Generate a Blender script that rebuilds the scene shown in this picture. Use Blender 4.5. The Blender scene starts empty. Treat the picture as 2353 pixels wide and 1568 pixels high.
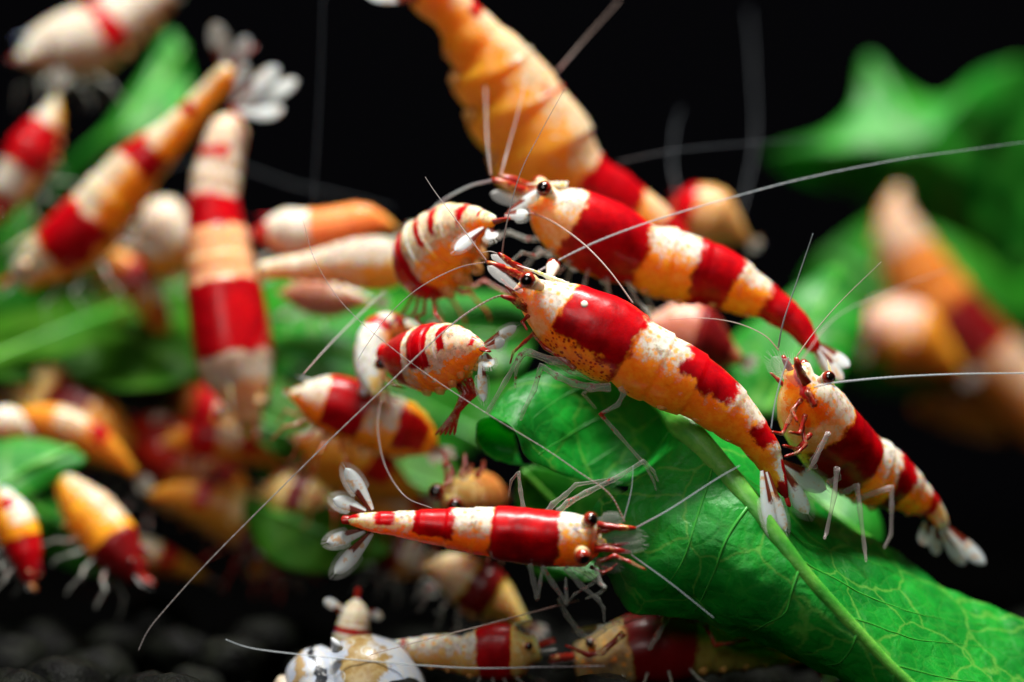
import bpy, math, random
from mathutils import Vector as V, noise, Matrix

# ------------------------------------------------------------------ camera, light, exposure
D0 = 150.0                    # mm from lens to the sharp plane
FW = 54.0                     # mm of the tank seen across the frame at that plane
K = FW / 2353.0               # mm per overview pixel (photo seen 2353 px wide)
MM = 0.001
sc = bpy.context.scene
cam_d = bpy.data.cameras.new('camera')
cam = bpy.data.objects.new('camera', cam_d)
sc.collection.objects.link(cam)
cam.location = (0, -D0 * MM, 0)
cam.rotation_euler = (math.radians(90), 0, 0)
cam_d.sensor_width = 36.0
cam_d.lens = 36.0 * D0 / FW
cam_d.clip_start = 0.005
cam_d.clip_end = 5.0
cam_d.dof.use_dof = True
cam_d.dof.focus_distance = D0 * MM
cam_d.dof.aperture_fstop = cam_d.lens / 7.5
sc.camera = cam

world = bpy.data.worlds.new('World')
sc.world = world
world.use_nodes = True
world.node_tree.nodes['Background'].inputs[0].default_value = (0.75, 0.85, 1.0, 1)
world.node_tree.nodes['Background'].inputs[1].default_value = 0.0


def lamp(name, loc, aim, sx, sy, watts, col):
    l = bpy.data.lights.new(name, 'AREA')
    l.shape = 'RECTANGLE'
    l.size, l.size_y = sx * MM, sy * MM
    l.energy, l.color = watts, col
    o = bpy.data.objects.new(name, l)
    sc.collection.objects.link(o)
    o.location = V(loc) * MM
    o.rotation_euler = (V(aim) - V(loc)).to_track_quat('-Z', 'Y').to_euler()
    return o


# the strip light in the tank's hood, and a weak fill lamp added beside the lens
lamp('hood_light', (10, -20, 190), (0, 8, 0), 95, 28, 1.2, (1.0, 0.97, 0.92))
lamp('fill_light', (-40, -150, 70), (0, 5, 0), 60, 60, 0.07, (1.0, 0.96, 0.92))

sc.view_settings.view_transform = 'Standard'
sc.view_settings.look = 'None'
sc.view_settings.exposure = 0.0
sc.view_settings.gamma = 1.0
sc.view_settings.use_curve_mapping = False
sc.cycles.use_denoising = True
sc.cycles.max_bounces = 10
sc.cycles.transparent_max_bounces = 16
sc.cycles.caustics_reflective = False
sc.cycles.caustics_refractive = False
sc.cycles.sample_clamp_indirect = 4.0
rnd = random.Random(7)


# ------------------------------------------------------------------ helpers
def P(x, y, d=0.0):
    """photo pixel (2353 wide overview) at depth d mm behind the sharp plane -> mm in the tank"""
    f = K * (D0 + d) / D0
    return V(((x - 1176.5) * f, d, -(y - 784.0) * f))


def zt(x0, y0, sc_):
    """pixel of an enlarged detail of the photo -> overview pixel"""
    q = 2353.0 / 4096.0
    return lambda x, y: ((x0 + x / sc_) * q, (y0 + y / sc_) * q)


def cr(p0, p1, p2, p3, t):
    return 0.5 * ((2 * p1) + (p2 - p0) * t + (2 * p0 - 5 * p1 + 4 * p2 - p3) * t * t + (3 * p1 - p0 - 3 * p2 + p3) * t ** 3)


def spl(a, x):
    """Catmull-Rom through list a at x in 0..len-1"""
    n = len(a)
    i = min(max(int(math.floor(x)), 0), n - 2)
    t = x - i
    p0 = a[i - 1] if i > 0 else a[0] * 2 - a[1]
    p3 = a[i + 2] if i + 2 < n else a[-1] * 2 - a[-2]
    return cr(p0, a[i], a[i + 1], p3, t)


def smooth(a, m):
    n = len(a)
    return [spl(a, (n - 1) * i / (m - 1)) for i in range(m)]


def thing(name, loc, label, cat, group=None):
    o = bpy.data.objects.new(name, None)
    sc.collection.objects.link(o)
    o.location = loc * MM
    o.empty_display_size = 0.002
    o['label'] = label
    o['category'] = cat
    if group:
        o['group'] = group
    o['_loc'] = list(loc)
    return o


class MB:
    def __init__(self):
        self.v, self.f, self.at = [], [], {}

    def add(self, vs, fs, **at):
        b = len(self.v)
        self.v += [V(p) for p in vs]
        self.f += [tuple(b + i for i in f) for f in fs]
        for k in set(list(at) + list(self.at)):
            col = self.at.setdefault(k, [0.0] * b)
            col += list(at[k]) if k in at else [0.0] * len(vs)

    def tube(self, pts, radii, n=8, cap=True):
        m = len(pts)
        vs, fs, ts = [], [], []
        up = None
        for i in range(m):
            t = (pts[min(i + 1, m - 1)] - pts[max(i - 1, 0)])
            if t.length < 1e-9:
                t = V((1, 0, 0))
            t.normalize()
            if up is None:
                up = t.orthogonal().normalized()
            up = (up - t * up.dot(t)).normalized()
            sd = t.cross(up)
            r = radii[i]
            for j in range(n):
                a = 2 * math.pi * j / n
                vs.append(pts[i] + up * (math.cos(a) * r) + sd * (math.sin(a) * r))
                ts.append(i / (m - 1))
        for i in range(m - 1):
            for j in range(n):
                k = (j + 1) % n
                fs.append((i * n + j, i * n + k, (i + 1) * n + k, (i + 1) * n + j))
        if cap:
            fs.append(tuple(range(n - 1, -1, -1)))
            fs.append(tuple((m - 1) * n + j for j in range(n)))
        self.add(vs, fs, t=ts)

    def ball(self, c, r, n=14, m=9, ax=None, sq=1.0):
        ax = (ax or V((0, 0, 1))).normalized()
        e1 = ax.orthogonal().normalized()
        e2 = ax.cross(e1)
        vs, fs, ts = [c + ax * r * sq], [], [0.0]
        for i in range(1, m):
            a = math.pi * i / m
            for j in range(n):
                b = 2 * math.pi * j / n
                vs.append(c + ax * (r * sq * math.cos(a)) + (e1 * math.cos(b) + e2 * math.sin(b)) * (r * math.sin(a)))
                ts.append(i / m)
        vs.append(c - ax * r * sq)
        ts.append(1.0)
        for j in range(n):
            fs.append((0, 1 + j, 1 + (j + 1) % n))
            fs.append((len(vs) - 1, 1 + (m - 2) * n + (j + 1) % n, 1 + (m - 2) * n + j))
        for i in range(m - 2):
            for j in range(n):
                fs.append((1 + i * n + j, 1 + (i + 1) * n + j, 1 + (i + 1) * n + (j + 1) % n, 1 + i * n + (j + 1) % n))
        self.add(vs, fs, t=ts)

    def build(self, name, mat, root=None, parent=None, flat=False):
        """one mesh object; its vertices are stored relative to the thing it belongs to"""
        loc = V(root['_loc']) if root is not None else V((0, 0, 0))
        me = bpy.data.meshes.new(name)
        me.from_pydata([tuple((p - loc) * MM) for p in self.v], [], self.f)
        for k, vals in self.at.items():
            a = me.attributes.new(k, 'FLOAT', 'POINT')
            a.data.foreach_set('value', vals)
        if not flat:
            me.polygons.foreach_set('use_smooth', [True] * len(me.polygons))
        me.update()
        if mat:
            me.materials.append(mat)
        o = bpy.data.objects.new(name, me)
        sc.collection.objects.link(o)
        if parent is not None:
            o.parent = parent
        elif root is not None:
            o.parent = root
        return o


# ------------------------------------------------------------------ materials
class NT:
    def __init__(self, name):
        self.m = bpy.data.materials.new(name)
        self.m.use_nodes = True
        self.t = self.m.node_tree
        self.t.nodes.clear()
        self.out = self.t.nodes.new('ShaderNodeOutputMaterial')

    def n(self, typ, **kw):
        nd = self.t.nodes.new('ShaderNode' + typ)
        for k, v in kw.items():
            setattr(nd, k, v)
        return nd

    def link(self, a, b):
        self.t.links.new(a, b)

    def val(self, sock, v):
        if hasattr(v, 'is_output'):
            self.link(v, sock)
        else:
            sock.default_value = v

    def math(self, op, a, b=0.0, c=None, clamp=False):
        nd = self.n('Math', operation=op, use_clamp=clamp)
        self.val(nd.inputs[0], a)
        self.val(nd.inputs[1], b)
        if c is not None:
            self.val(nd.inputs[2], c)
        return nd.outputs[0]

    def edge(self, x, lo, hi):
        """0 below lo, 1 above hi, smooth between"""
        nd = self.n('MapRange', interpolation_type='SMOOTHSTEP')
        self.val(nd.inputs[0], x)
        self.val(nd.inputs[1], lo)
        self.val(nd.inputs[2], hi)
        return nd.outputs[0]

    def mix(self, f, a, b):
        nd = self.n('Mix', data_type='RGBA')
        self.val(nd.inputs[0], f)
        for s, v in ((nd.inputs[6], a), (nd.inputs[7], b)):
            if hasattr(v, 'is_output'):
                self.link(v, s)
            else:
                s.default_value = (v[0], v[1], v[2], 1)
        return nd.outputs[2]

    def attr(self, name):
        return self.n('Attribute', attribute_name=name).outputs['Fac']

    def coords(self, seed=0.0):
        tc = self.n('TexCoord')
        mp = self.n('Mapping')
        mp.inputs['Location'].default_value = (seed * 0.0137, seed * 0.0071, seed * 0.0053)
        self.link(tc.outputs['Object'], mp.inputs[0])
        return mp.outputs[0]

    def noise(self, co, per_mm, detail=4, rough=0.6):
        nd = self.n('TexNoise')
        nd.inputs['Scale'].default_value = per_mm * 1000
        nd.inputs['Detail'].default_value = detail
        nd.inputs['Roughness'].default_value = rough
        self.link(co, nd.inputs['Vector'])
        return nd.outputs['Fac']

    def voro(self, co, per_mm, feature='F1', rand=1.0):
        nd = self.n('TexVoronoi', feature=feature)
        nd.inputs['Scale'].default_value = per_mm * 1000
        nd.inputs['Randomness'].default_value = rand
        self.link(co, nd.inputs['Vector'])
        return nd.outputs['Distance']

    def bump(self, h, strength, dist_mm):
        nd = self.n('Bump')
        nd.inputs['Strength'].default_value = strength
        nd.inputs['Distance'].default_value = dist_mm * MM
        self.link(h, nd.inputs['Height'])
        return nd.outputs[0]

    def bsdf(self, col, rough=0.4, spec=0.4, sss=0.0, sss_mm=0.3, rad=(1.0, 0.45, 0.2), normal=None, coat=0.0, trans=0.0):
        b = self.n('BsdfPrincipled')
        if hasattr(col, 'is_output'):
            self.link(col, b.inputs['Base Color'])
        else:
            b.inputs['Base Color'].default_value = (col[0], col[1], col[2], 1)
        self.val(b.inputs['Roughness'], rough)
        b.inputs['Specular IOR Level'].default_value = spec
        b.inputs['Subsurface Weight'].default_value = sss
        b.inputs['Subsurface Scale'].default_value = sss_mm * MM
        b.inputs['Subsurface Radius'].default_value = rad
        b.inputs['Coat Weight'].default_value = coat
        b.inputs['Coat Roughness'].default_value = 0.12
        b.inputs['Transmission Weight'].default_value = trans
        if normal is not None:
            self.link(normal, b.inputs['Normal'])
        return b.outputs[0]

    def mixs(self, f, a, b):
        nd = self.n('MixShader')
        self.val(nd.inputs[0], f)
        self.link(a, nd.inputs[1])
        self.link(b, nd.inputs[2])
        return nd.outputs[0]

    def done(self, shader):
        self.link(shader, self.out.inputs[0])
        return self.m


WHITE = (0.68, 0.655, 0.58)
RED = (0.52, 0.0012, 0.005)
ORANGE = (0.90, 0.27, 0.006)


def mat_skin(name, layers, seed=1.0, base=ORANGE, base2=(0.92, 0.42, 0.022), white=WHITE, red=RED, speck=1.0, hi=True):
    """layers: (kind, s0, s1, a0, a1); s runs head to tail, a runs 0 at the back to 1 at the belly"""
    N = NT(name)
    co = N.coords(seed)
    s, a = N.attr('s'), N.attr('a')
    n1 = N.noise(co, 0.9, 6, 0.68)
    n2 = N.noise(co, 0.55, 6, 0.66)
    n2b = N.noise(co, 2.6, 4, 0.7)
    fine = N.noise(co, 5.0, 3, 0.6)
    sw = N.math('MULTIPLY_ADD', N.math('SUBTRACT', n1, 0.5), 0.10, s)
    aw = N.math('MULTIPLY_ADD', N.math('SUBTRACT', n2, 0.5), 0.50, a)
    awl = N.math('MULTIPLY_ADD', N.math('SUBTRACT', n2b, 0.5), 0.75, aw)
    # colours
    vo = N.voro(co, 2.3)
    wcol = N.mix(N.edge(n2b, 0.42, 0.62), white, tuple(c * k for c, k in zip(white, (0.70, 0.66, 0.60))))
    wcol = N.mix(N.math('MULTIPLY', N.edge(vo, 0.40, 0.16), 0.85 * speck), wcol, (0.80, 0.36, 0.06))
    gr = N.math('MULTIPLY', N.edge(n1, 0.54, 0.60), N.edge(n2b, 0.50, 0.58))
    wcol = N.mix(N.math('MULTIPLY', gr, 0.75 * speck), wcol, (0.16, 0.17, 0.17))
    rcol = N.mix(N.edge(n1, 0.30, 0.72), red, (red[0] * 0.50, red[1] * 0.5, red[2] * 0.8))
    rcol = N.mix(N.math('MULTIPLY', N.edge(fine, 0.52, 0.75), 0.5), rcol, (red[0] * 0.45, 0.0, red[2]))
    ocol = N.mix(N.edge(n2b, 0.35, 0.65), base, base2)
    ocol = N.mix(N.math('MULTIPLY', N.edge(fine, 0.55, 0.7), 0.30), ocol, (base[0] * 0.75, base[1] * 0.45, base[2] * 0.5))
    ycol = N.mix(N.edge(n2b, 0.4, 0.6), (0.84, 0.62, 0.30), (0.80, 0.45, 0.12))
    dcol = (0.16, 0.003, 0.004)
    kcol = (0.05, 0.02, 0.015)
    cols = {'W': wcol, 'R': rcol, 'O': ocol, 'Y': ycol, 'D': dcol, 'S': rcol, 'K': kcol}
    col = ocol
    for kind, s0, s1, a0, a1 in layers:
        m = None
        soft = {'W': 0.09, 'Y': 0.08}.get(kind, 0.028)
        ax = awl if kind in 'WYO' else aw

        def mul(x):
            nonlocal m
            m = x if m is None else N.math('MULTIPLY', m, x)
        if s0 > -0.5:
            mul(N.edge(sw, s0 - 0.010, s0 + 0.010))
        if s1 < 1.5:
            mul(N.edge(sw, s1 + 0.010, s1 - 0.010))
        if a0 > 0:
            mul(N.edge(ax, a0 - soft, a0 + soft))
        if a1 < 1:
            mul(N.edge(ax, a1 + soft, a1 - soft))
        if kind == 'S':
            mul(N.edge(N.math('ADD', N.voro(co, 4.3), N.math('MULTIPLY', fine, 0.35)), 0.62, 0.44))
        if m is None:
            m = 1.0
        col = N.mix(m, col, cols[kind])
    hgt = N.math('ADD', N.math('MULTIPLY', fine, 0.6), N.math('MULTIPLY', n2b, 0.7))
    nrm = N.bump(hgt, 0.35, 0.05) if hi else None
    rough = N.math('MULTIPLY_ADD', fine, 0.25, 0.20)
    return N.done(N.bsdf(col, rough, 0.22, 0.9, 2.6, (1.0, 0.45, 0.10), nrm, coat=0.10))


def mat_leg(name, spots=0.5, tint=(0.66, 0.68, 0.62), clear=0.80, seed=0):
    N = NT(name)
    co = N.coords(seed)
    n = N.noise(co, 1.6, 5, 0.7)
    n2 = N.noise(co, 6, 3, 0.7)
    m = N.math('MULTIPLY', N.edge(N.math('ADD', n, N.math('MULTIPLY', n2, 0.25)), 0.90 - 0.30 * spots, 0.95 - 0.30 * spots), 1.0)
    col = N.mix(m, tint, (0.34, 0.014, 0.008))
    b = N.bsdf(col, 0.22, 0.6)
    tr = N.n('BsdfTransparent')
    tr.inputs[0].default_value = (0.97, 0.96, 0.94, 1)
    lw = N.n('LayerWeight')
    lw.inputs[0].default_value = 0.35
    f = N.math('MULTIPLY', N.math('SUBTRACT', 1.0, N.math('POWER', lw.outputs['Facing'], 1.4)), clear)
    f = N.math('MULTIPLY', f, N.math('SUBTRACT', 1.0, N.math('MULTIPLY', m, 0.9)))
    return N.done(N.mixs(f, b, tr.outputs[0]))


def mat_plain(name, col, rough=0.4, spec=0.4, sss=0.0, clear=0.0, sss_mm=0.3, coat=0.0):
    N = NT(name)
    b = N.bsdf(col, rough, spec, sss, sss_mm, coat=coat)
    if clear:
        tr = N.n('BsdfTransparent')
        b = N.mixs(clear, b, tr.outputs[0])
    return N.done(b)


def mat_antenna(name, c0, c1, clear=0.42):
    N = NT(name)
    t = N.attr('t')
    col = N.mix(N.edge(t, 0.0, 0.35), c0, c1)
    wv = N.math('SINE', N.math('MULTIPLY', t, 420.0))
    col = N.mix(N.math('MULTIPLY', N.edge(wv, 0.2, 0.9), 0.6), col, (0.60, 0.60, 0.62))
    b = N.bsdf(col, 0.3, 0.6)
    tr = N.n('BsdfTransparent')
    return N.done(N.mixs(clear, b, tr.outputs[0]))


def mat_fin(name, patch=(0.22, 0.03, 0.012), wcol=(0.80, 0.84, 0.84)):
    N = NT(name)
    co = N.coords()
    t, x = N.attr('t'), N.attr('x')
    n = N.noise(co, 2.2, 4, 0.65)
    n2 = N.noise(co, 7, 3, 0.6)
    col = N.mix(N.edge(n, 0.52, 0.66), wcol, (0.80, 0.52, 0.30))
    tw = N.math('MULTIPLY_ADD', N.math('SUBTRACT', n, 0.5), 0.35, t)
    m = N.math('MULTIPLY', N.edge(tw, 0.52, 0.44), N.edge(x, 0.05, -0.2))
    col = N.mix(m, col, patch)
    ridge = N.math('SINE', N.math('MULTIPLY', x, 30.0))
    nrm = N.bump(N.math('ADD', N.math('MULTIPLY', ridge, 0.3), n2), 0.35, 0.04)
    b = N.bsdf(col, 0.35, 0.4, 0.25, 0.2, normal=nrm)
    tl = N.n('BsdfTranslucent')
    N.link(col, tl.inputs[0])
    sh = N.mixs(0.3, b, tl.outputs[0])
    tr = N.n('BsdfTransparent')
    ed = N.math('MULTIPLY_ADD', N.math('POWER', N.math('ABSOLUTE', x), 3.0), 0.45, 0.10)
    return N.done(N.mixs(ed, sh, tr.outputs[0]))


def mat_eye(name):
    N = NT(name)
    t = N.attr('t')
    n = N.noise(N.coords(), 3, 3)
    tw = N.math('MULTIPLY_ADD', N.math('SUBTRACT', n, 0.5), 0.25, t)
    col = N.mix(N.edge(tw, 0.20, 0.30), (0.006, 0.003, 0.002), (0.30, 0.022, 0.010))
    return N.done(N.bsdf(col, 0.12, 0.7, 0.1, 0.2, coat=0.5))


def mat_leaf(name, lo, hi, vein, transl=0.35, vs=0.55, veins=True, bump=0.6, spec=0.45, patch=0.7):
    N = NT(name)
    co = N.coords()
    n = N.noise(co, 0.28, 4, 0.6)
    n2 = N.noise(co, 1.6, 4, 0.65)
    fine = N.noise(co, 9.0, 3, 0.7)
    col = N.mix(N.edge(n, 0.32, 0.68), lo, hi)
    col = N.mix(N.math('MULTIPLY', N.edge(n2, 0.45, 0.7), 0.35), col, tuple(c * 0.6 for c in lo))
    n3 = N.noise(co, 0.11, 3, 0.6)
    col = N.mix(N.math('MULTIPLY', N.edge(n3, 0.46, 0.62), patch), col, tuple(c * 0.25 for c in lo))
    h = N.math('ADD', N.math('MULTIPLY', n2, 0.9), N.math('MULTIPLY', fine, 0.45))
    if veins:
        # warped cells: the fine net of veins
        wco = N.n('VectorMath', operation='MULTIPLY_ADD')
        nz = N.n('TexNoise')
        nz.inputs['Scale'].default_value = 700
        nz.inputs['Detail'].default_value = 3
        N.link(co, nz.inputs['Vector'])
        N.link(nz.outputs['Color'], wco.inputs[0])
        wco.inputs[1].default_value = (0.0011, 0.0011, 0.0011)
        N.link(co, wco.inputs[2])
        e1 = N.voro(wco.outputs[0], vs * 0.62, 'DISTANCE_TO_EDGE')
        e2 = N.voro(wco.outputs[0], vs * 2.0, 'DISTANCE_TO_EDGE')
        m1 = N.edge(e1, 0.035, 0.0)
        m2 = N.math('MULTIPLY', N.edge(e2, 0.07, 0.0), 0.10)
        mv = N.math('MAXIMUM', N.math('MULTIPLY', m1, 0.58), m2)
        col = N.mix(mv, col, vein)
        cell = N.math('ADD', N.edge(e1, 0.0, 0.28), N.math('MULTIPLY', N.edge(e2, 0.0, 0.25), 0.35))
        h = N.math('ADD', h, N.math('MULTIPLY', cell, 1.1))
    nrm = N.bump(h, bump, 0.09)
    rough = N.math('MULTIPLY_ADD', fine, 0.30, 0.26)
    b = N.bsdf(col, rough, spec, normal=nrm)
    tl = N.n('BsdfTranslucent')
    tc = N.mix(0.45, col, tuple(c * 1.6 for c in hi))
    N.link(tc, tl.inputs[0])
    N.link(nrm, tl.inputs['Normal'])
    return N.done(N.mixs(transl, b, tl.outputs[0]))


M_EYE = mat_eye('eye_dark')
M_STALK = mat_plain('eye_stalk_cream', (0.80, 0.58, 0.30), 0.35, 0.4, 0.4)
M_STALKW = mat_plain('eye_stalk_white', (0.80, 0.74, 0.60), 0.35, 0.4, 0.4)
M_LEG = mat_leg('leg_glass', 0.62, clear=0.86)
M_LEGR = mat_leg('leg_red', 1.12, (0.66, 0.30, 0.16), 0.7)
M_LEGP = mat_leg('leg_pale', 0.0, (0.62, 0.52, 0.52), 0.84)
M_SCALE = mat_leg('antennal_scale_glass', 0.35, (0.55, 0.55, 0.54), 0.92, 3)
M_PED = mat_leg('antennule_red', 1.25, (0.80, 0.34, 0.08), 0.35, 5)
M_ANT = mat_antenna('antenna_pale', (0.34, 0.13, 0.08), (0.42, 0.36, 0.34))
M_ANTB = mat_antenna('antenna_silver', (0.36, 0.28, 0.30), (0.45, 0.52, 0.56))
M_ANTF = mat_antenna('antenna_faint', (0.30, 0.24, 0.24), (0.26, 0.32, 0.38), 0.90)
M_ANTR = mat_antenna('antenna_brown', (0.40, 0.10, 0.06), (0.40, 0.26, 0.20))
M_FIN = mat_fin('tail_fin_white')
M_TEL = mat_plain('telson_red', (0.30, 0.012, 0.006), 0.25, 0.5, 0.4)
M_SETA = mat_plain('setae', (0.75, 0.75, 0.70), 0.4, 0.3, 0.0, 0.45)
M_PLEO = mat_leg('swimmeret_amber', 0.4, (0.74, 0.36, 0.10), 0.5, 9)


# ------------------------------------------------------------------ shrimp
SEG = [0.0, 0.155, 0.33, 0.53, 0.68, 0.80, 1.0]       # abdominal plates after the carapace


class Shrimp:
    """pairs: (back x, back y, belly x, belly y, depth) from head to tail, overview pixels"""

    def __init__(self, label, pairs, layers, roll=0.0, carap=0.42, wr=0.80, hi=1, seed=1.0, tone=None, name='shrimp',
                 rings=None, group=None, rost=0.9, scal=0.07, taper=False, pshift=0.0, step=1.0):
        self.hi = hi
        self.taper = taper
        self.step = step
        self.pshift = math.radians(pshift)
        n = len(pairs)
        Dp = [V((p[0], p[1], p[4])) for p in pairs]
        Vp = [V((p[2], p[3], p[4])) for p in pairs]
        m = rings or (120 if hi == 2 else 76 if hi == 1 else 52)
        Ds, Vs = smooth(Dp, 160), smooth(Vp, 160)
        A = [P(*q) for q in Ds]
        B = [P(*q) for q in Vs]
        C = [(a + b) * 0.5 for a, b in zip(A, B)]
        L = [0.0]
        for i in range(1, 160):
            L.append(L[-1] + (C[i] - C[i - 1]).length)
        self.len = L[-1]
        self.sv = [l / L[-1] for l in L]
        self.px = [(d + v) * 0.5 for d, v in zip(Ds, Vs)]
        self.A, self.B, self.C = A, B, C
        self.roll, self.wr, self.carap = math.radians(roll), wr, carap
        if isinstance(carap, tuple):
            self.carap = self.s_at(*carap)
        self.root = thing(name, V(C[80]), label, 'shrimp', group or 'shrimps crowding round the leaves')
        lay = [tuple(self.s_at(*q) if isinstance(q, tuple) else q for q in l) for l in layers]
        tone = tone or {}
        self.mat = mat_skin('skin_' + str(seed).replace('.', '_'), lay, seed, hi=hi > 0, **tone)
        self.body(m, 48 if hi == 2 else 36 if hi == 1 else 26, rost, scal)

    def s_at(self, x, y):
        b = min(range(160), key=lambda i: (self.px[i].x - x) ** 2 + (self.px[i].y - y) ** 2)
        return self.sv[b]

    def frame(self, s):
        """centre, tangent (towards tail), up (back), side, half height, half width"""
        sv = self.sv
        s_ = min(max(s, 0.0), 1.0)
        i = 0
        lo, hi = 0, 158
        while lo < hi:
            mid = (lo + hi + 1) // 2
            if sv[mid] <= s_:
                lo = mid
            else:
                hi = mid - 1
        i = lo
        t = (s_ - sv[i]) / max(sv[i + 1] - sv[i], 1e-9)
        c = self.C[i].lerp(self.C[i + 1], t)
        a = self.A[i].lerp(self.A[i + 1], t)
        b = self.B[i].lerp(self.B[i + 1], t)
        i0, i1 = max(i - 3, 0), min(i + 4, 159)
        tg = (self.C[i1] - self.C[i0]).normalized()
        u = a - b
        vis = u.length * 0.5
        if self.taper:
            vis *= min(1.0, 0.52 + 0.48 * (s_ / 0.20) ** 0.75) * min(1.0, 0.22 + 0.78 * ((1 - s_) / 0.45) ** 0.8)
        u = u - tg * u.dot(tg)
        vis *= 0.25 + 0.75 * u.length / max((a - b).length, 1e-6)
        u.normalize()
        side = tg.cross(u)
        if side.y > 0:                     # side vector towards the lens
            side = -side
        al = self.roll
        up = u * math.cos(al) + side * math.sin(al)
        sd = tg.cross(up)
        h = vis / math.sqrt(math.cos(al) ** 2 + (self.wr * math.sin(al)) ** 2)
        return c, tg, up, sd, h, h * self.wr

    def body(self, m, n, rost, scal):
        ca = self.carap
        bnd = [ca + (1 - ca) * f for f in SEG]
        ss = [i / (m - 1) for i in range(m)]
        for b in bnd[:-1]:
            ss = [x for x in ss if abs(x - b) > 0.006] + [b - 0.004, b + 0.004]
        ss = sorted(x for x in ss if 0 <= x <= 1)
        c0, t0, u0, d0, h0, w0 = self.frame(0)
        rows = []
        for q in (1.0, 0.90, 0.62, 0.30):          # rounded face in front of the first station
            rows.append((0.0, c0 - t0 * (h0 * 0.75 * math.sin(math.acos(1 - q) if q < 1 else math.pi / 2)) - u0 * (h0 * 0.12 * q),
                         t0, u0, d0, h0 * max(0.05, math.sqrt(1 - q * q)) if q < 1 else h0 * 0.03,
                         w0 * max(0.05, math.sqrt(1 - q * q)) if q < 1 else w0 * 0.03, 0.0, 0))
        for s in ss:
            c, t, u, d, h, w = self.frame(s)
            k = 1.0
            lob = 0.0
            if s < ca:
                f = s / max(ca, 1e-6)
                k = 1.0 + 0.03 * f ** 6
            else:
                for i in range(6):
                    if bnd[i] <= s <= bnd[i + 1]:
                        f = (s - bnd[i]) / (bnd[i + 1] - bnd[i])
                        k = 1 + (0.06 * f ** 1.6 - 0.025) * self.step
                        lob = scal * abs(2 * f - 1) ** 2.2 if i < 5 else 0.0
            rows.append((s, c, t, u, d, h * k, w * k, lob, 1))
        cE, tE, uE, dE, hE, wE = self.frame(1)
        rows.append((1.0, cE + tE * hE * 0.45, tE, uE, dE, hE * 0.55, wE * 0.55, 0, 1))
        rows.append((1.0, cE + tE * hE * 0.60, tE, uE, dE, hE * 0.04, wE * 0.04, 0, 1))
        vs, fs, sa, aa = [], [], [], []
        for (s, c, t, u, d, h, w, lob, _) in rows:
            for j in range(n):
                th = 2 * math.pi * j / n
                cy, sx = math.cos(th), math.sin(th)
                y = cy
                x = math.copysign(abs(sx) ** 0.86, sx)
                if cy < 0:
                    x *= 1 - 0.22 * cy * cy
                    y *= 1 - lob
                else:
                    x *= 1 - 0.06 * cy
                p = c + u * (y * h) + d * (x * w)
                if self.hi:
                    g = noise.noise(p * 0.9) * 0.03 + noise.noise(p * 2.4) * 0.012
                    p += (u * y + d * x) * (g * min(h, 2.0))
                vs.append(p)
                sa.append(s)
                an = th - self.pshift
                aa.append(abs(math.atan2(math.sin(an), math.cos(an))) / math.pi)
        R = len(rows)
        for i in range(R - 1):
            for j in range(n):
                k = (j + 1) % n
                fs.append((i * n + j, (i + 1) * n + j, (i + 1) * n + k, i * n + k))
        fs.append(tuple(range(n)))
        fs.append(tuple((R - 1) * n + j for j in range(n - 1, -1, -1)))
        mb = MB()
        mb.add(vs, fs, s=sa, a=aa)
        if rost:
            # the rostrum: a thin toothed blade running out of the back's front edge
            b0 = self.frame(0.10)
            st = b0[0] + b0[2] * b0[4] * 0.90
            if isinstance(rost, tuple):
                st = P(*rost[0])
            fw = (-t0 * 0.96 + u0 * 0.10).normalized()
            ln = (st - (c0 - t0 * h0 * (1.0 if isinstance(rost, tuple) else rost))).dot(-fw) * -1
            ln = abs(ln) if abs(ln) > h0 else h0 * 1.6
            if isinstance(rost, tuple):
                fw = P(*rost[1]) - st
                ln = fw.length
                fw.normalize()
            pts, rr = [], []
            kk = 22
            for i in range(kk):
                f = i / (kk - 1)
                pts.append(st.lerp(st + fw * ln, f) + u0 * (h0 * 0.05 * math.sin(f * 3.0)))
                rr.append(h0 * (0.20 * (1 - f) ** 0.8 + 0.012) * (1.0 + (0.18 if i % 3 == 0 else 0)))
            b = len(mb.v)
            mb.tube(pts, rr, 8)
            for i in range(b, len(mb.v)):           # squeeze sideways into a blade
                q = mb.v[i]
                ax = (q - st).dot(d0)
                mb.v[i] = q - d0 * ax * 0.55
                mb.at['s'][i] = 0.02
                mb.at['a'][i] = 0.02
        self.body_o = mb.build('body', self.mat, self.root)

    # ---- parts
    def eye(self, pos, r, base=None, stalk=None, look=None):
        c0, t0, u0, d0, h0, w0 = self.frame(0.03)
        base = base or c0 + u0 * h0 * 0.3
        ax = (pos - base)
        L = ax.length
        ax.normalize()
        m = MB()
        m.tube([base.lerp(pos, f) for f in (0, 0.3, 0.6, 0.9, 1.0)], [r * k for k in (0.55, 0.62, 0.80, 0.98, 0.9)], 14)
        st = m.build('eye_stalk', stalk or M_STALK, self.root)
        e = MB()
        lk = (look or (ax + V((0, -0.35, 0)))).normalized()
        e.ball(pos + ax * r * 0.35, r, 20, 14, lk)
        e.build('eye', M_EYE, self.root, parent=st)

    def eyes(self, s=0.035, out=1.15, upk=0.42, rk=0.20, fwd=0.25):
        c, t, u, d, h, w = self.frame(s)
        for sg in (-1, 1):
            pos = c + u * (h * upk) + d * (sg * w * out) - t * (h * fwd)
            self.eye(pos, h * rk, c + u * (h * upk * 0.8) + d * (sg * w * 0.35))

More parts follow.
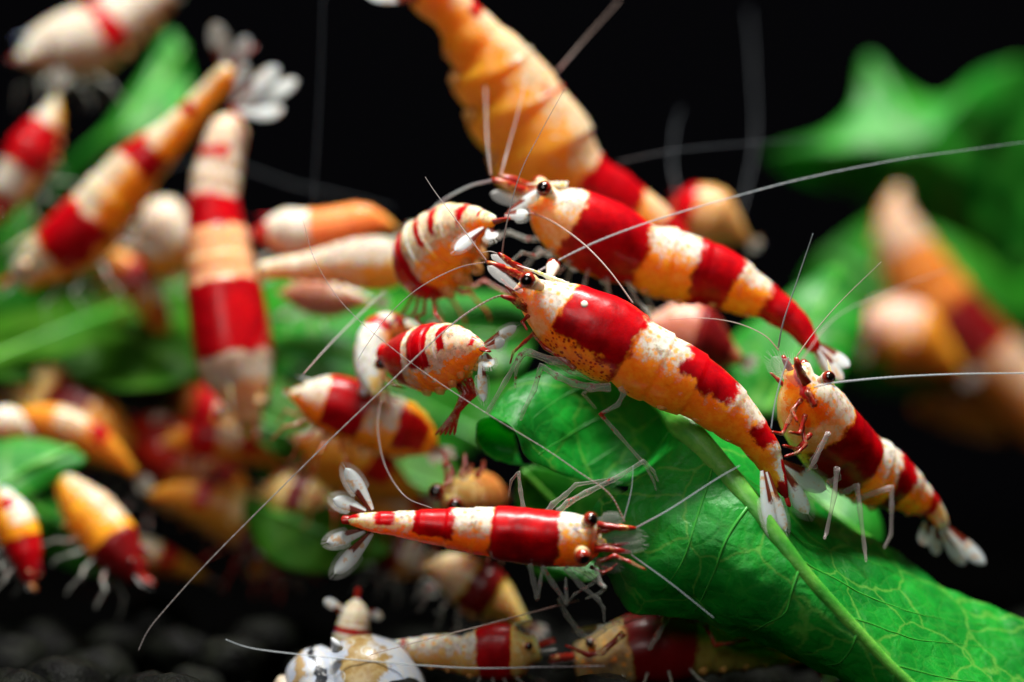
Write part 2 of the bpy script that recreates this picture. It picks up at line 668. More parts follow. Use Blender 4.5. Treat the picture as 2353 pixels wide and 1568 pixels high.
    def antenna(self, pts, r0=0.07, r1=0.02, mat=None, m=90, name='antenna'):
        q = [V(p) if isinstance(p, V) else P(*p) for p in pts]
        q = smooth(q, m)
        r0, r1 = r0 * 0.78, r1 * 0.8
        rr = [r0 + (r1 - r0) * (i / (m - 1)) ** 0.8 for i in range(m)]
        if self.hi == 2:
            rr = [r * 0.85 * (1.16 if i % 2 else 0.88) for i, r in enumerate(rr)]
        b = MB()
        b.tube(q, rr, 7)
        return b.build(name, mat or M_ANT, self.root)

    def leg(self, pts, r0=0.17, r1=0.07, mat=None, name='leg', up=None):
        q = [V(p) if isinstance(p, V) else P(*p) for p in pts]
        o, rr = [], []
        n = len(q)
        for i in range(n - 1):
            for j in range(6):
                f = j / 6
                g = (i + f) / (n - 1)
                o.append(q[i].lerp(q[i + 1], f))
                bul = 1.22 if j == 0 and i > 0 else (1.08 if j in (1, 5) else 0.92)
                rr.append((r0 + (r1 - r0) * g) * bul)
        o.append(q[-1])
        rr.append(r1 * 0.45)
        b = MB()
        b.tube(o, rr, 9)
        return b.build(name, mat or M_LEG, self.root)

    def legs(self, n=5, reach=1.5, mat=None, sides=(-1, 1), r=0.12, drop=1.0):
        """walking legs folded under the carapace"""
        for i in range(n):
            s = self.carap * (0.30 + 0.65 * i / max(n - 1, 1))
            c, t, u, d, h, w = self.frame(s)
            for sg in sides:
                j = rnd.uniform(-0.15, 0.15)
                a = c - u * h * 0.72 + d * (sg * w * 0.45)
                b = a - u * (h * 0.45 * drop) + d * (sg * w * (0.55 + j)) - t * (h * (0.5 - 0.25 * i))
                k = b - u * (h * (0.10 + j) * drop) + d * (sg * w * 0.35) - t * (h * (0.5 - 0.22 * i))
                e = k - u * (h * 0.75 * reach * drop) + d * (sg * w * 0.1) - t * (h * (0.3 - 0.2 * i + j))
                f = e - u * (h * 0.25 * drop) - t * (h * 0.1)
                self.leg([a, b, k, e, f], r, r * 0.45, mat)

    def swimmerets(self, mat=None, k=0.5):
        ca = self.carap
        for i in range(5):
            s = ca + (1 - ca) * (SEG[i] + SEG[i + 1]) * 0.5
            c, t, u, d, h, w = self.frame(s)
            for sg in (-1, 1):
                a = c - u * h * 0.75 + d * (sg * w * 0.45)
                e = a - u * (h * k) + t * (h * 0.35 * k)
                b = MB()
                b.tube([a.lerp(e, f / 5) for f in range(6)], [h * 0.16 * q for q in (0.7, 1.0, 1.1, 1.0, 0.7, 0.15)], 8)
                b.build('swimmeret', mat or M_PLEO, self.root)

    def fin(self, base, tip, hw, nrm=None, mat=None, setae=0, side=1, name='tail_fin', root_w=0.35, thick=0.06):
        base = V(base) if isinstance(base, V) else P(*base)
        tip = V(tip) if isinstance(tip, V) else P(*tip)
        ax = tip - base
        L = ax.length
        ax.normalize()
        nr = nrm or V((0.15, -1, 0.25))
        nr = (nr - ax * nr.dot(ax)).normalized()
        sx = ax.cross(nr) * side
        nu, nvv = 18, 8
        vs, fs, ts, xs = [], [], [], []

        def prof(f):
            return (root_w + (1 - root_w) * min(1, f / 0.55) ** 0.8) * (1 - max(0, (f - 0.62) / 0.38) ** 2.4) ** 0.62 if f < 1 else 0.02
        for sd in (1, -1):
            for i in range(nu + 1):
                f = i / nu
                wd = hw * max(prof(f), 0.03)
                for j in range(nvv + 1):
                    x = -1 + 2 * j / nvv
                    z = thick * (1 - x * x) * (0.4 + 0.6 * (1 - f)) * sd + hw * 0.07 * (1 - x * x) * math.sin(f * 2.2)
                    vs.append(base + ax * (f * L) + sx * (x * wd + hw * 0.10 * math.sin(f * 3)) + nr * z)
                    ts.append(f)
                    xs.append(x)
        b0 = (nu + 1) * (nvv + 1)
        for o in (0, b0):
            for i in range(nu):
                for j in range(nvv):
                    a = o + i * (nvv + 1) + j
                    q = (a, a + 1, a + nvv + 2, a + nvv + 1)
                    fs.append(q if o == 0 else q[::-1])
        mb = MB()
        mb.add(vs, fs, t=ts, x=xs)
        fo = mb.build(name, mat or M_FIN, self.root)
        if setae:
            hb = MB()
            for q in range(setae):
                f = 0.42 + 0.58 * q / (setae - 1)
                for sgn in (-1, 1):
                    wd = hw * max(prof(f), 0.03)
                    st = base + ax * (f * L) + sx * (sgn * wd * 0.96 + hw * 0.10 * math.sin(f * 3))
                    dr = (ax * (0.25 + 1.1 * f ** 3) + sx * sgn * (0.9 * (1.15 - f ** 3))).normalized()
                    ln = hw * (0.55 + 0.25 * f)
                    hb.tube([st, st + dr * ln * 0.5, st + dr * ln + ax * ln * 0.15], [0.011, 0.009, 0.004], 3, False)
            hb.build('setae', M_SETA, self.root, parent=fo)
        return fo

    def telson(self, tip=None, hw=None, mat=None, ln=None, nrm=None):
        c, t, u, d, h, w = self.frame(1.0)
        base = c + t * h * 0.25
        tip = (P(*tip) if tip is not None else c + t * (ln or self.len * 0.13))
        self.fin(base, tip, hw or w * 0.62, nrm=nrm or u, mat=mat or M_TEL, name='telson', root_w=1.0, thick=0.16)

    def fan(self, ln=0.19, spread=0.75, hw=None, mat=None, down=0.0):
        c, t, u, d, h, w = self.frame(1.0)
        self.telson(mat=mat)
        L = self.len * ln
        hw = hw or L * 0.17
        wv = (d * 0.55 + u * 0.85).normalized()
        nv = t.cross(wv)
        for sg in (-1, 1):
            for k, a in enumerate((spread * 0.45, spread)):
                ax = (t * math.cos(a) + wv * sg * math.sin(a) - u * (down + 0.05 * k)).normalized()
                b = c + d * (sg * w * 0.55) - u * h * 0.2
                self.fin(b, b + ax * L * (1.05 - 0.05 * k), hw, nrm=nv, mat=mat, side=sg)

    def head_gear(self, flag=True, k=1.0, ped=True, scale=True):
        """antennule stalks, antennal scales and mouth legs in front of the face"""
        c, t, u, d, h, w = self.frame(0.0)
        for sg in (-1, 1):
            if ped:
                a = c + u * h * 0.15 + d * (sg * w * 0.35) - t * h * 0.4
                pts = [a + (-t * 0.95 + u * 0.10 + d * sg * 0.10).normalized() * (h * 1.5 * k * f) for f in (0, 0.16, 0.34, 0.36, 0.6, 0.62, 0.9, 1.0)]
                b = MB()
                b.tube(pts, [h * q * 0.17 for q in (1.0, 1.15, 0.9, 1.1, 0.8, 0.95, 0.6, 0.3)], 10)
                b.build('antennule', M_PED, self.root)
            if scale:
                a = c - u * h * 0.12 + d * (sg * w * 0.5) - t * h * 0.35
                e = a + (-t * 0.95 + d * sg * 0.22 - u * 0.02).normalized() * (h * 1.55 * k)
                self.fin(a, e, h * 0.26, nrm=u, mat=M_SCALE, name='antennal_scale', side=sg, thick=0.04)

    def mouth(self, mat=None, n=3, k=1.0):
        c, t, u, d, h, w = self.frame(0.03)
        for i in range(n):
            for sg in (-1, 1):
                a = c - u * h * (0.55 + 0.1 * i) + d * sg * w * 0.3 + t * h * 0.3 * i
                b = a - t * h * (0.55 * k) - u * h * 0.35 + d * sg * w * 0.15
                e = b - u * h * 0.55 * k + t * h * 0.1
                self.leg([a, b, e], 0.11, 0.05, mat or M_LEGR, name='mouth_leg')


def pairs(z, rows, d):
    """rows (bx,by,vx,vy[,depth]) in detail pixels -> overview"""
    out = []
    n = len(rows)
    for i, r in enumerate(rows):
        a, b = z(r[0], r[1]), z(r[2], r[3])
        dd = r[4] if len(r) > 4 else (d[0] + (d[1] - d[0]) * i / (n - 1) if isinstance(d, tuple) else d)
        out.append((a[0], a[1], b[0], b[1], dd))
    return out


Z1 = zt(1850, 950, 2.24)
Z2 = zt(2300, 1150, 1.4936)
Z3 = zt(1250, 1780, 1.6228)
Z4 = zt(1000, 700, 1.3636)
Z5 = zt(2900, 1200, 1.3069)
Z6 = zt(1900, 650, 1.518)
ZT = zt(1500, 0, 1.6807)
ZA = zt(0, 0, 1.3069)
ZB = zt(0, 1100, 1.3069)
Z7 = zt(1600, 1700, 2.0911)
Z8 = zt(1000, 2350, 1.81)
Z9 = zt(2000, 2200, 1.81)
ZU = lambda x, y: (x, y)
ZBi = lambda x, y: ((x * 4096 / 2353 - 0) * 1.3069, (y * 4096 / 2353 - 1100) * 1.3069)


def q3(z, pts, d):
    out = []
    n = len(pts)
    for i, p in enumerate(pts):
        a = z(p[0], p[1])
        dd = p[2] if len(p) > 2 else (d[0] + (d[1] - d[0]) * i / (n - 1) if isinstance(d, tuple) else d)
        out.append((a[0], a[1], dd))
    return out


# ------------------------------------------------------------------ setting: back panel and soil bed
SOIL_Z = -21.0


def mat_soil():
    N = NT('black_soil')
    co = N.coords()
    n = N.noise(co, 1.2, 6, 0.7)
    n2 = N.noise(co, 5, 4, 0.7)
    sp = N.voro(co, 2.2)
    col = N.mix(N.edge(n, 0.35, 0.7), (0.0024, 0.0024, 0.0028), (0.0085, 0.0098, 0.0068))
    col = N.mix(N.math('MULTIPLY', N.math('MULTIPLY', N.edge(sp, 0.14, 0.04), N.edge(n, 0.52, 0.6)), 0.7), col, (0.16, 0.17, 0.17))
    nrm = N.bump(N.math('ADD', n, N.math('MULTIPLY', n2, 0.5)), 0.9, 0.25)
    return N.done(N.bsdf(col, 0.5, 0.05, normal=nrm))


M_SOIL = mat_soil()
g = MB()
nx, ny = 60, 60
vs = []
for j in range(ny + 1):
    for i in range(nx + 1):
        x, y = -130 + 260 * i / nx, -60 + 250 * j / ny
        vs.append(V((x, y, SOIL_Z + 0.9 * noise.noise(V((x * 0.09, y * 0.09, 0))))))
g.add(vs, [(j * (nx + 1) + i, j * (nx + 1) + i + 1, (j + 1) * (nx + 1) + i + 1, (j + 1) * (nx + 1) + i) for j in range(ny) for i in range(nx)])
o = g.build('ground', mat_plain('soil_bed', (0.0008, 0.0008, 0.0008), 1.0, 0.0))
o['kind'] = 'structure'
o['label'] = 'black aquarium soil bed'

g = MB()
bk = 180.0
g.add([V((-130, bk, -40)), V((130, bk, -40)), V((130, bk, 110)), V((-130, bk, 110)),
       V((-130, bk + 4, -40)), V((130, bk + 4, -40)), V((130, bk + 4, 110)), V((-130, bk + 4, 110))],
      [(0, 1, 2, 3), (5, 4, 7, 6), (3, 2, 6, 7), (1, 0, 4, 5), (0, 3, 7, 4), (2, 1, 5, 6)])
o = g.build('back_panel', mat_plain('matt_black_panel', (0.0015, 0.0015, 0.002), 0.9, 0.0), flat=True)
o['kind'] = 'structure'
o['label'] = 'matt black panel behind the tank'


def pellet_mesh(seed):
    b = MB()
    b.ball(V((0, 0, 0)), 1.0, 18, 11, sq=0.86)
    for i, p in enumerate(b.v):
        q = p.normalized()
        b.v[i] = p * (1 + 0.22 * noise.noise(q * 1.3 + V((seed * 5.1, 0, 0))) + 0.09 * noise.noise(q * 3.2 + V((0, seed * 3.3, 0))))
    ob = b.build('soil_pellet', M_SOIL)
    me = ob.data
    bpy.data.objects.remove(ob)
    return me


PEL = [pellet_mesh(i) for i in range(7)]
spots = [(150, 1590, 5, 2.3), (45, 1610, 3, 2.2), (330, 1612, 7, 2.1), (110, 1510, 17, 2.7), (265, 1500, 21, 2.2), (420, 1510, 16, 2.3),
         (530, 1530, 11, 2.2), (560, 1640, 4, 2.0), (450, 1590, 9, 2.0), (15, 1530, 12, 2.3), (230, 1560, 12, 2.2), (350, 1460, 27, 2.6), (600, 1490, 18, 2.3)]
pos = []
for x, y, d, r in spots:
    p = P(x, y, d)
    pos.append((p, r))
for j in range(24):
    for i in range(26):
        y = -8 + j * 3.6 + rnd.uniform(-1, 1)
        x = -52 + i * 4.1 + rnd.uniform(-1.4, 1.4)
        if abs(x) > 29 * (D0 + y) / D0 + 3 or y > 36:
            continue
        r = rnd.uniform(1.5, 2.4)
        p = V((x, y, SOIL_Z + r * 0.45 + 0.9 * noise.noise(V((x * 0.09, y * 0.09, 0))) + rnd.uniform(0, 0.6)))
        if all((p - a).length > (r + b) * 0.78 for a, b in pos):
            pos.append((p, r))
for i, (p, r) in enumerate(pos[:260]):
    o = bpy.data.objects.new('soil_pellet', PEL[i % 7])
    sc.collection.objects.link(o)
    o.location = p * MM
    o.scale = (r, r, r * rnd.uniform(0.8, 1.0))
    o.rotation_euler = (rnd.uniform(-.4, .4), rnd.uniform(-.4, .4), rnd.uniform(0, 6.28))
    o['label'] = 'round black soil pellet on the tank floor'
    o['category'] = 'pellet'
    o['group'] = 'soil pellets on the tank floor'

# ------------------------------------------------------------------ the big leaf
M_LEAF = mat_leaf('leaf_green', (0.005, 0.27, 0.024), (0.018, 0.50, 0.040), (0.22, 0.58, 0.08), 0.45, 0.46, spec=0.6, bump=0.6, patch=0.2)


def mat_rib():
    N = NT('leaf_rib')
    co = N.coords()
    n = N.noise(co, 0.35, 4, 0.6)
    n2 = N.noise(co, 2.5, 4, 0.65)
    col = N.mix(N.edge(n, 0.36, 0.64), (0.04, 0.26, 0.025), (0.15, 0.42, 0.06))
    col = N.mix(N.math('MULTIPLY', N.edge(n2, 0.48, 0.62), 0.4), col, (0.05, 0.30, 0.03))
    return N.done(N.bsdf(col, 0.34, 0.4, 0.6, 0.9, (0.6, 1.0, 0.3), N.bump(n2, 0.5, 0.08)))


M_RIB = mat_rib()
M_VEIN = mat_plain('leaf_vein', (0.035, 0.30, 0.03), 0.35, 0.4, 0.3, sss_mm=0.4)

# rows along the rib, each from the near free edge over the rib to the far edge (overview px, depth)
ROWS = [
    [(2100, 1760, 1.6), (2123, 1750, -0.5), (2160, 1735, -1.6), (2230, 1715, -2.5), (2340, 1700, -0.7), (2460, 1620, 2.8), (2580, 1540, 6)],
    [(2010, 1640, 1.6), (2033, 1633, -0.5), (2070, 1622, -1.6), (2130, 1610, -2.4), (2230, 1600, -0.5), (2330, 1530, 2.8), (2420, 1450, 6)],
    [(1930, 1566, 1.6), (1953, 1559, -0.5), (1990, 1548, -1.5), (2050, 1535, -2.2), (2130, 1520, -0.3), (2210, 1455, 2.8), (2260, 1387, 6)],
    [(1830, 1516, 1.6), (1858, 1500, -0.5), (1905, 1475, -1.5), (1970, 1450, -2.0), (2050, 1435, -0.1), (2120, 1385, 2.8), (2159, 1343, 6)],
    [(1700, 1460, 1.6), (1730, 1430, -0.5), (1780, 1380, -1.7), (1858, 1330, -1.6), (1930, 1325, 0.3), (2000, 1290, 3.0), (2050, 1262, 6)],
    [(1560, 1416, 1.6), (1609, 1372, -0.2), (1690, 1300, -1.7), (1790, 1245, -1.2), (1840, 1250, 0.9), (1895, 1225, 3.4), (1940, 1208, 6)],
    [(1432, 1392, 1.6), (1492, 1327, -0.2), (1590, 1220, -1.1), (1705, 1132, -0.4), (1750, 1142, 1.7), (1790, 1128, 3.8), (1830, 1122, 6)],
    [(1372, 1220, 1.8), (1430, 1190, 0.8), (1530, 1120, 0.4), (1630, 1042, 1.0), (1668, 1048, 1.8), (1700, 1048, 3.4), (1730, 1040, 6)],
    [(1366, 1165, 2.0), (1430, 1128, 1.4), (1510, 1075, 1.4), (1592, 1002, 1.7), (1626, 1004, 2.4), (1652, 1000, 3.8), (1680, 992, 6)],
    [(1410, 1108, 2.0), (1452, 1098, 2.4), (1515, 1050, 3.0), (1566, 975, 2.3), (1594, 975, 3.0), (1616, 970, 4.2), (1640, 960, 6)],
    [(1448, 1098, 4.6), (1470, 1080, 5.0), (1505, 1030, 4.6), (1548, 955, 2.8), (1570, 954, 3.4), (1590, 948, 4.5), (1610, 940, 6)],
    [(1345, 1104, 4.2), (1405, 1058, 5.2), (1462, 1006, 5.2), (1528, 935, 3.3), (1546, 932, 3.8), (1562, 928, 4.8), (1580, 922, 6)],
    [(1264, 1080, 2.2), (1330, 1028, 4.6), (1402, 968, 5.4), (1490, 902, 3.9), (1502, 898, 4.4), (1514, 894, 5.2), (1526, 888, 6.4)],
    [(1206, 1050, 1.2), (1258, 985, 3.0), (1335, 918, 5.0), (1430, 868, 4.6), (1440, 864, 5.0), (1450, 860, 5.8), (1460, 856, 6.8)],
    [(1182, 988, 1.0), (1210, 935, 2.6), (1268, 878, 4.4), (1345, 846, 5.2), (1352, 843, 5.6), (1360, 840, 6.2), (1368, 838, 7.0)],
    [(1124, 955, 2.6), (1160, 905, 3.6), (1205, 866, 4.8), (1262, 838, 5.8), (1266, 836, 6.2), (1270, 834, 6.8), (1274, 832, 7.4)],
]


class Patch:
    def __init__(self, rows):
        self.g = [[P(*p) for p in r] for r in rows]
        self.nr, self.nc = len(rows), len(rows[0])

    def at(self, u, v):
        """u in 0..1 along rows, v in 0..1 across"""
        cols = [spl(r, v * (self.nc - 1)) for r in (self.g[i] for i in range(self.nr))]
        return spl(cols, u * (self.nr - 1))

    def grid(self, mu, mv):
        rr = []
        for r in self.g:
            rr.append([spl(r, (self.nc - 1) * j / (mv - 1)) for j in range(mv)])
        out = []
        for i in range(mu):
            x = (self.nr - 1) * i / (mu - 1)
            out.append([spl([rr[k][j] for k in range(self.nr)], x) for j in range(mv)])
        return out


def sheet(grid, mb, thick=0.10, rough=0.045, edge_wave=0.10, seed=0.0, hole=None):
    """a leaf blade of real thickness over a grid of points"""
    nu, nv = len(grid), len(grid[0])
    nrm = []
    for i in range(nu):
        row = []
        for j in range(nv):
            du = grid[min(i + 1, nu - 1)][j] - grid[max(i - 1, 0)][j]
            dv = grid[i][min(j + 1, nv - 1)] - grid[i][max(j - 1, 0)]
            n_ = du.cross(dv)
            row.append(n_.normalized() if n_.length > 1e-9 else V((0, -1, 0)))
        nrm.append(row)
    vs, fs = [], []
    for sd in (0.5, -0.5):
        for i in range(nu):
            for j in range(nv):
                p = grid[i][j]
                e = min(1.0, min(j, nv - 1 - j) / (nv * 0.12))
                a = noise.noise(p * 0.55 + V((seed, 0, 0))) * rough * 2.4 + noise.noise(p * 1.3 + V((0, seed, 0))) * rough
                a += (1 - e) * noise.noise(p * 0.9) * edge_wave * 2
                vs.append(p + nrm[i][j] * (a + sd * thick * (0.55 + 0.45 * e)))
    b = nu * nv
    for o in (0, b):
        for i in range(nu - 1):
            for j in range(nv - 1):
                q = (o + i * nv + j, o + (i + 1) * nv + j, o + (i + 1) * nv + j + 1, o + i * nv + j + 1)
                if hole and hole(grid[i][j]):
                    continue
                fs.append(q if o == 0 else q[::-1])
    for i in range(nu - 1):
        for j, fl in ((0, 0), (nv - 1, 1)):
            q = (i * nv + j, b + i * nv + j, b + (i + 1) * nv + j, (i + 1) * nv + j)
            fs.append(q[::-1] if fl else q)
    for j in range(nv - 1):
        for i, fl in ((0, 1), (nu - 1, 0)):
            q = (i * nv + j, b + i * nv + j, b + i * nv + j + 1, i * nv + j + 1)
            fs.append(q[::-1] if fl else q)
    mb.add(vs, fs)


leaf = thing('spinach_leaf', P(1780, 1560, 2), 'big fresh green leaf with a thick pale rib, folded over, shrimps feeding on it', 'leaf', None)
pt = Patch(ROWS)
lb = MB()
HC = P(1420, 1128, 1.6)
sheet(pt.grid(260, 130), lb, hole=lambda p: ((p.x - HC.x) / 0.55) ** 2 + ((p.z - HC.z + 0.25 * (HC.x - p.x)) / 0.24) ** 2 < 1)
ROLL = [
    [(1122, 957, 2.6), (1150, 958, 2.4), (1182, 985, 1.6)],
    [(1096, 982, 3.6), (1126, 990, 5.2), (1182, 1004, 5.2)],
    [(1092, 1012, 4.2), (1130, 1028, 6.0), (1190, 1040, 6.0)],
    [(1110, 1040, 4.4), (1148, 1054, 5.2), (1205, 1066, 5.2)],
    [(1140, 1058, 3.8), (1176, 1066, 4.2), (1222, 1074, 4.0)],
]
sheet(Patch(ROLL).grid(40, 24), lb, rough=0.05, seed=3.0)
lb.build('blade', M_LEAF, leaf)
# rib, standing proud of the blade on the near side
cn = []
for k in range(60):
    u = k / 59 * 0.93
    cn.append(pt.at(u, 0.5) + V((0, -0.06, 0.02)))
rr = []
for k in range(60):
    u = k / 59 * 0.93
    rr.append(0.29 + 0.52 * max(0, 1 - abs(u - 0.60) / 0.42) if u < 0.6 else 0.78 * max(0.12, 1 - ((u - 0.6) / 0.36) ** 1.5))
rb = MB()
rb.tube(cn, rr, 14)
for i_, p_ in enumerate(rb.v):
    c_ = cn[i_ // 14]
    rb.v[i_] = V((p_.x, c_.y + (p_.y - c_.y) * 0.5, p_.z))
rib = rb.build('midrib', M_RIB, leaf)


def vein(uv, r0, r1, sgn):
    m = 26
    q = smooth([V((a, b, 0)) for a, b in uv], m)
    pts = []
    for w in q:
        p = pt.at(w.x, w.y)
        e = 0.006
        du = pt.at(min(w.x + e, 1), w.y) - pt.at(max(w.x - e, 0), w.y)
        dv = pt.at(w.x, min(w.y + e, 1)) - pt.at(w.x, max(w.y - e, 0))
        n_ = du.cross(dv).normalized()
        if n_.y > 0:
            n_ = -n_
        a = noise.noise(p * 0.55) * 0.108 + noise.noise(p * 1.3) * 0.045
        pts.append(p + n_ * (0.03) + (du.cross(dv).normalized()) * a)
    b = MB()
    b.tube(pts, [(r0 + (r1 - r0) * i / (m - 1)) * 0.72 for i in range(m)], 6)
    b.build('vein', M_VEIN, leaf)


for uv, r0, r1 in [
    ([(0.385, .5), (0.37, .40), (0.345, .28), (0.33, .16), (0.325, .08)], .16, .05),
    ([(0.285, .5), (0.265, .42), (0.25, .32), (0.255, .2), (0.26, .1)], .14, .05),
    ([(0.455, .5), (0.42, .40), (0.385, .28), (0.375, .15)], .15, .05),
    ([(0.20, .5), (0.18, .40), (0.165, .25), (0.17, .12)], .13, .05),
    ([(0.13, .5), (0.10, .40), (0.09, .25)], .12, .05),
    ([(0.40, .5), (0.38, .58), (0.33, .70), (0.27, .82), (0.20, .92)], .13, .04),
    ([(0.30, .5), (0.28, .58), (0.23, .70), (0.17, .82), (0.11, .92)], .13, .04),
    ([(0.22, .5), (0.20, .60), (0.15, .74), (0.08, .88)], .12, .04),
    ([(0.14, .5), (0.12, .60), (0.07, .74), (0.01, .86)], .12, .04),
    ([(0.48, .5), (0.45, .60), (0.40, .75), (0.34, .90)], .11, .04),
    ([(0.72, .5), (0.735, .38), (0.75, .22), (0.76, .06)], .11, .04),
    ([(0.80, .5), (0.815, .36), (0.83, .2), (0.845, .04)], .10, .04),
    ([(0.62, .5), (0.645, .36), (0.68, .26), (0.72, .16)], .11, .04),
    ([(0.88, .5), (0.89, .34), (0.905, .15)], .09, .04),
]:
    vein(uv, r0, r1, 1)

# ------------------------------------------------------------------ leaves behind
def bg_leaf(label, outline, d, mat, bend=1.2, seed=0.0, tilt=(0, 0), rib=True, thick=0.2, name='leaf', center=None):
    """a smaller leaf: closed outline in overview px, leaning by tilt mm of depth per 100 px in x and y"""
    n = len(outline)
    cx = sum(p[0] for p in outline) / n if center is None else center[0]
    cy = sum(p[1] for p in outline) / n if center is None else center[1]
    loop = []
    m = n * 7
    for i in range(m):
        x = i / 7
        k = int(x)
        t = x - k
        a = [V((*outline[(k + o) % n], 0)) for o in (-1, 0, 1, 2)]
        loop.append(cr(*a, t))
    R = 14

    def pos(px, py, f):
        dd = d + (px - cx) / 100 * tilt[0] + (py - cy) / 100 * tilt[1]
        p = P(px, py, dd)
        w = noise.noise(p * 0.12 + V((seed, seed * 2, 0))) * bend * 1.6 + noise.noise(p * 0.4 + V((0, seed, 0))) * bend * 0.35
        return p + V((0, w + bend * f * f, 0))
    vs, fs = [], []
    for sd in (0, 1):
        off = V((0, thick, 0)) * sd
        vs.append(pos(cx, cy, 0) + off)
        for r in range(1, R + 1):
            f = r / R
            for q in loop:
                vs.append(pos(cx + (q.x - cx) * f, cy + (q.y - cy) * f, f) + off)
    b = 1 + R * m
    for o in (0, b):
        for j in range(m):
            q = (o, o + 1 + j, o + 1 + (j + 1) % m)
            fs.append(q if o == 0 else q[::-1])
        for r in range(R - 1):
            for j in range(m):
                k = (j + 1) % m
                q = (o + 1 + r * m + j, o + 1 + (r + 1) * m + j, o + 1 + (r + 1) * m + k, o + 1 + r * m + k)
                fs.append(q if o == 0 else q[::-1])
    for j in range(m):
        k = (j + 1) % m
        fs.append((1 + (R - 1) * m + j, b + 1 + (R - 1) * m + j, b + 1 + (R - 1) * m + k, 1 + (R - 1) * m + k))
    root = thing(name, P(cx, max(p[1] for p in outline), d), label, 'leaf', 'leaves heaped behind the shrimps')
    mb = MB()
    mb.add(vs, fs)
    mb.build('blade', mat, root)
    if rib:
        far = max(loop, key=lambda q: (q.x - cx) ** 2 + (q.y - cy) ** 2)
        opp = V((2 * cx - far.x, 2 * cy - far.y, 0))
        opp = min(loop, key=lambda q: (q - opp).length)
        rb_ = MB()
        ps = []
        for i in range(20):
            f = i / 19
            c = V((cx, cy, 0))
            q = opp.lerp(c, f * 2) if f < 0.5 else c.lerp(far, f * 2 - 1)
            rad = abs(f * 2 - 1)
            ps.append(pos(q.x, q.y, rad) + V((0, -0.1, 0)))
        rb_.tube(ps, [0.28 * (1 - 0.6 * i / 19) for i in range(20)], 8)
        rb_.build('midrib', M_RIB, root)
    return root


ML1 = mat_leaf('leaf_bright', (0.010, 0.22, 0.012), (0.035, 0.38, 0.03), (0.16, 0.45, 0.06), 0.40, 0.3)
ML2 = mat_leaf('leaf_mid', (0.010, 0.18, 0.008), (0.035, 0.30, 0.016), (0.12, 0.35, 0.04), 0.40, 0.3, spec=0.15)
ML3 = mat_leaf('leaf_olive', (0.024, 0.13, 0.006), (0.065, 0.23, 0.012), (0.08, 0.18, 0.02), 0.35, 0.3, spec=0.1)

bg_leaf('big blurred green leaf with pointed lobes rising against the black back',
        [(1775, 350), (1900, 305), (1975, 235), (2010, 120), (2080, 185), (2170, 225), (2290, 150), (2420, 150), (2440, 420), (2380, 640), (2230, 560), (2080, 500), (1960, 440), (1850, 410)],
        50, ML1, 2.5, 1.0, (0.6, 0.6), rib=False)
bg_leaf('blurred deep green leaf below the lobed leaf, behind the orange shrimps',
        [(1880, 620), (2000, 520), (2130, 470), (2300, 560), (2440, 600), (2440, 900), (2250, 880), (2060, 900), (1900, 840), (1850, 740)],
        62, ML2, 3.0, 2.0, (0, 0))
bg_leaf('bright green leaf between the arched shrimp and the shrimp facing left',
        [(1680, 800), (1760, 720), (1860, 640), (1940, 610), (1990, 700), (1960, 830), (1900, 930), (1800, 960), (1720, 930)],
        17, ML1, 1.5, 3.0, (0.5, -2))
bg_leaf('small bright green leaf tip under the belly of the shrimp facing left',
        [(1840, 1170), (1880, 1110), (1960, 1120), (2020, 1180), (2030, 1260), (1960, 1290), (1890, 1260)],
        9.5, ML1, 0.8, 4.0, (0.3, -1.5))
bg_leaf('tall blurred bright green leaf with a pointed tip beside the diagonal shrimp',
        [(60, 560), (130, 400), (230, 300), (310, 180), (385, 70), (425, 150), (425, 270), (350, 350), (270, 440), (200, 540), (100, 620)],
        34, ML1, 2.0, 5.0, (0.5, -1.0))
bg_leaf('dark green leaf lying under the diagonal shrimp and the red upright shrimp',
        [(-60, 640), (60, 570), (230, 560), (400, 600), (470, 720), (440, 860), (300, 900), (130, 880), (-60, 860)],
        30, ML3, 2.0, 6.0, (0, -7))
bg_leaf('mid green leaf at the tank edge under the shrimp pile',
        [(-80, 520), (10, 430), (70, 520), (80, 640), (40, 720), (-80, 760)],
        30, ML2, 2.0, 7.0, (0, -1))
bg_leaf('green leaf behind the white headed shrimps',
        [(600, 740), (700, 690), (800, 700), (860, 760), (840, 850), (760, 900), (660, 880), (600, 820)],
        20, ML1, 1.5, 8.0, (0, -3))
bg_leaf('pale green leaf between the two striped tails',
        [(880, 760), (950, 690), (1060, 670), (1180, 680), (1230, 760), (1200, 850), (1120, 880), (1000, 820)],
        15, ML1, 1.2, 9.0, (0, -3))
bg_leaf('green leaf end poking in beside the soil pellets',
        [(-60, 1020), (20, 1005), (110, 1015), (190, 1050), (160, 1085), (90, 1130), (10, 1160), (-60, 1160)],
        15, ML1, 0.8, 10.0, (0.3, -2))
bg_leaf('deep green leaf under the pile of shrimps, lit along one edge',
        [(60, 1130), (160, 1110), (260, 1180), (320, 1280), (240, 1330), (120, 1300), (40, 1230)],
        22, ML2, 1.0, 11.0, (0, -2))
bg_leaf('dark green leaf in the shade behind the curled leaf tip',
        [(1200, 1080), (1300, 1090), (1420, 1130), (1480, 1200), (1460, 1300), (1340, 1320), (1240, 1330), (1190, 1230)],
        8.5, ML2, 0.6, 12.0, (0, 0))
bg_leaf('small green leaf scrap below the shrimp seen from above',
        [(1225, 1300), (1290, 1285), (1360, 1290), (1378, 1318), (1350, 1340), (1290, 1322)],
        3.0, ML1, 0.2, 13.0, (0, -2), rib=False)
bg_leaf('broad green leaf forming the backdrop of the middle of the heap',
        [(430, 640), (600, 620), (800, 640), (1000, 690), (1180, 800), (1150, 980), (1000, 1090), (760, 1110), (560, 1060), (440, 860)],
        32, ML2, 2.0, 16.0, (0, -2))
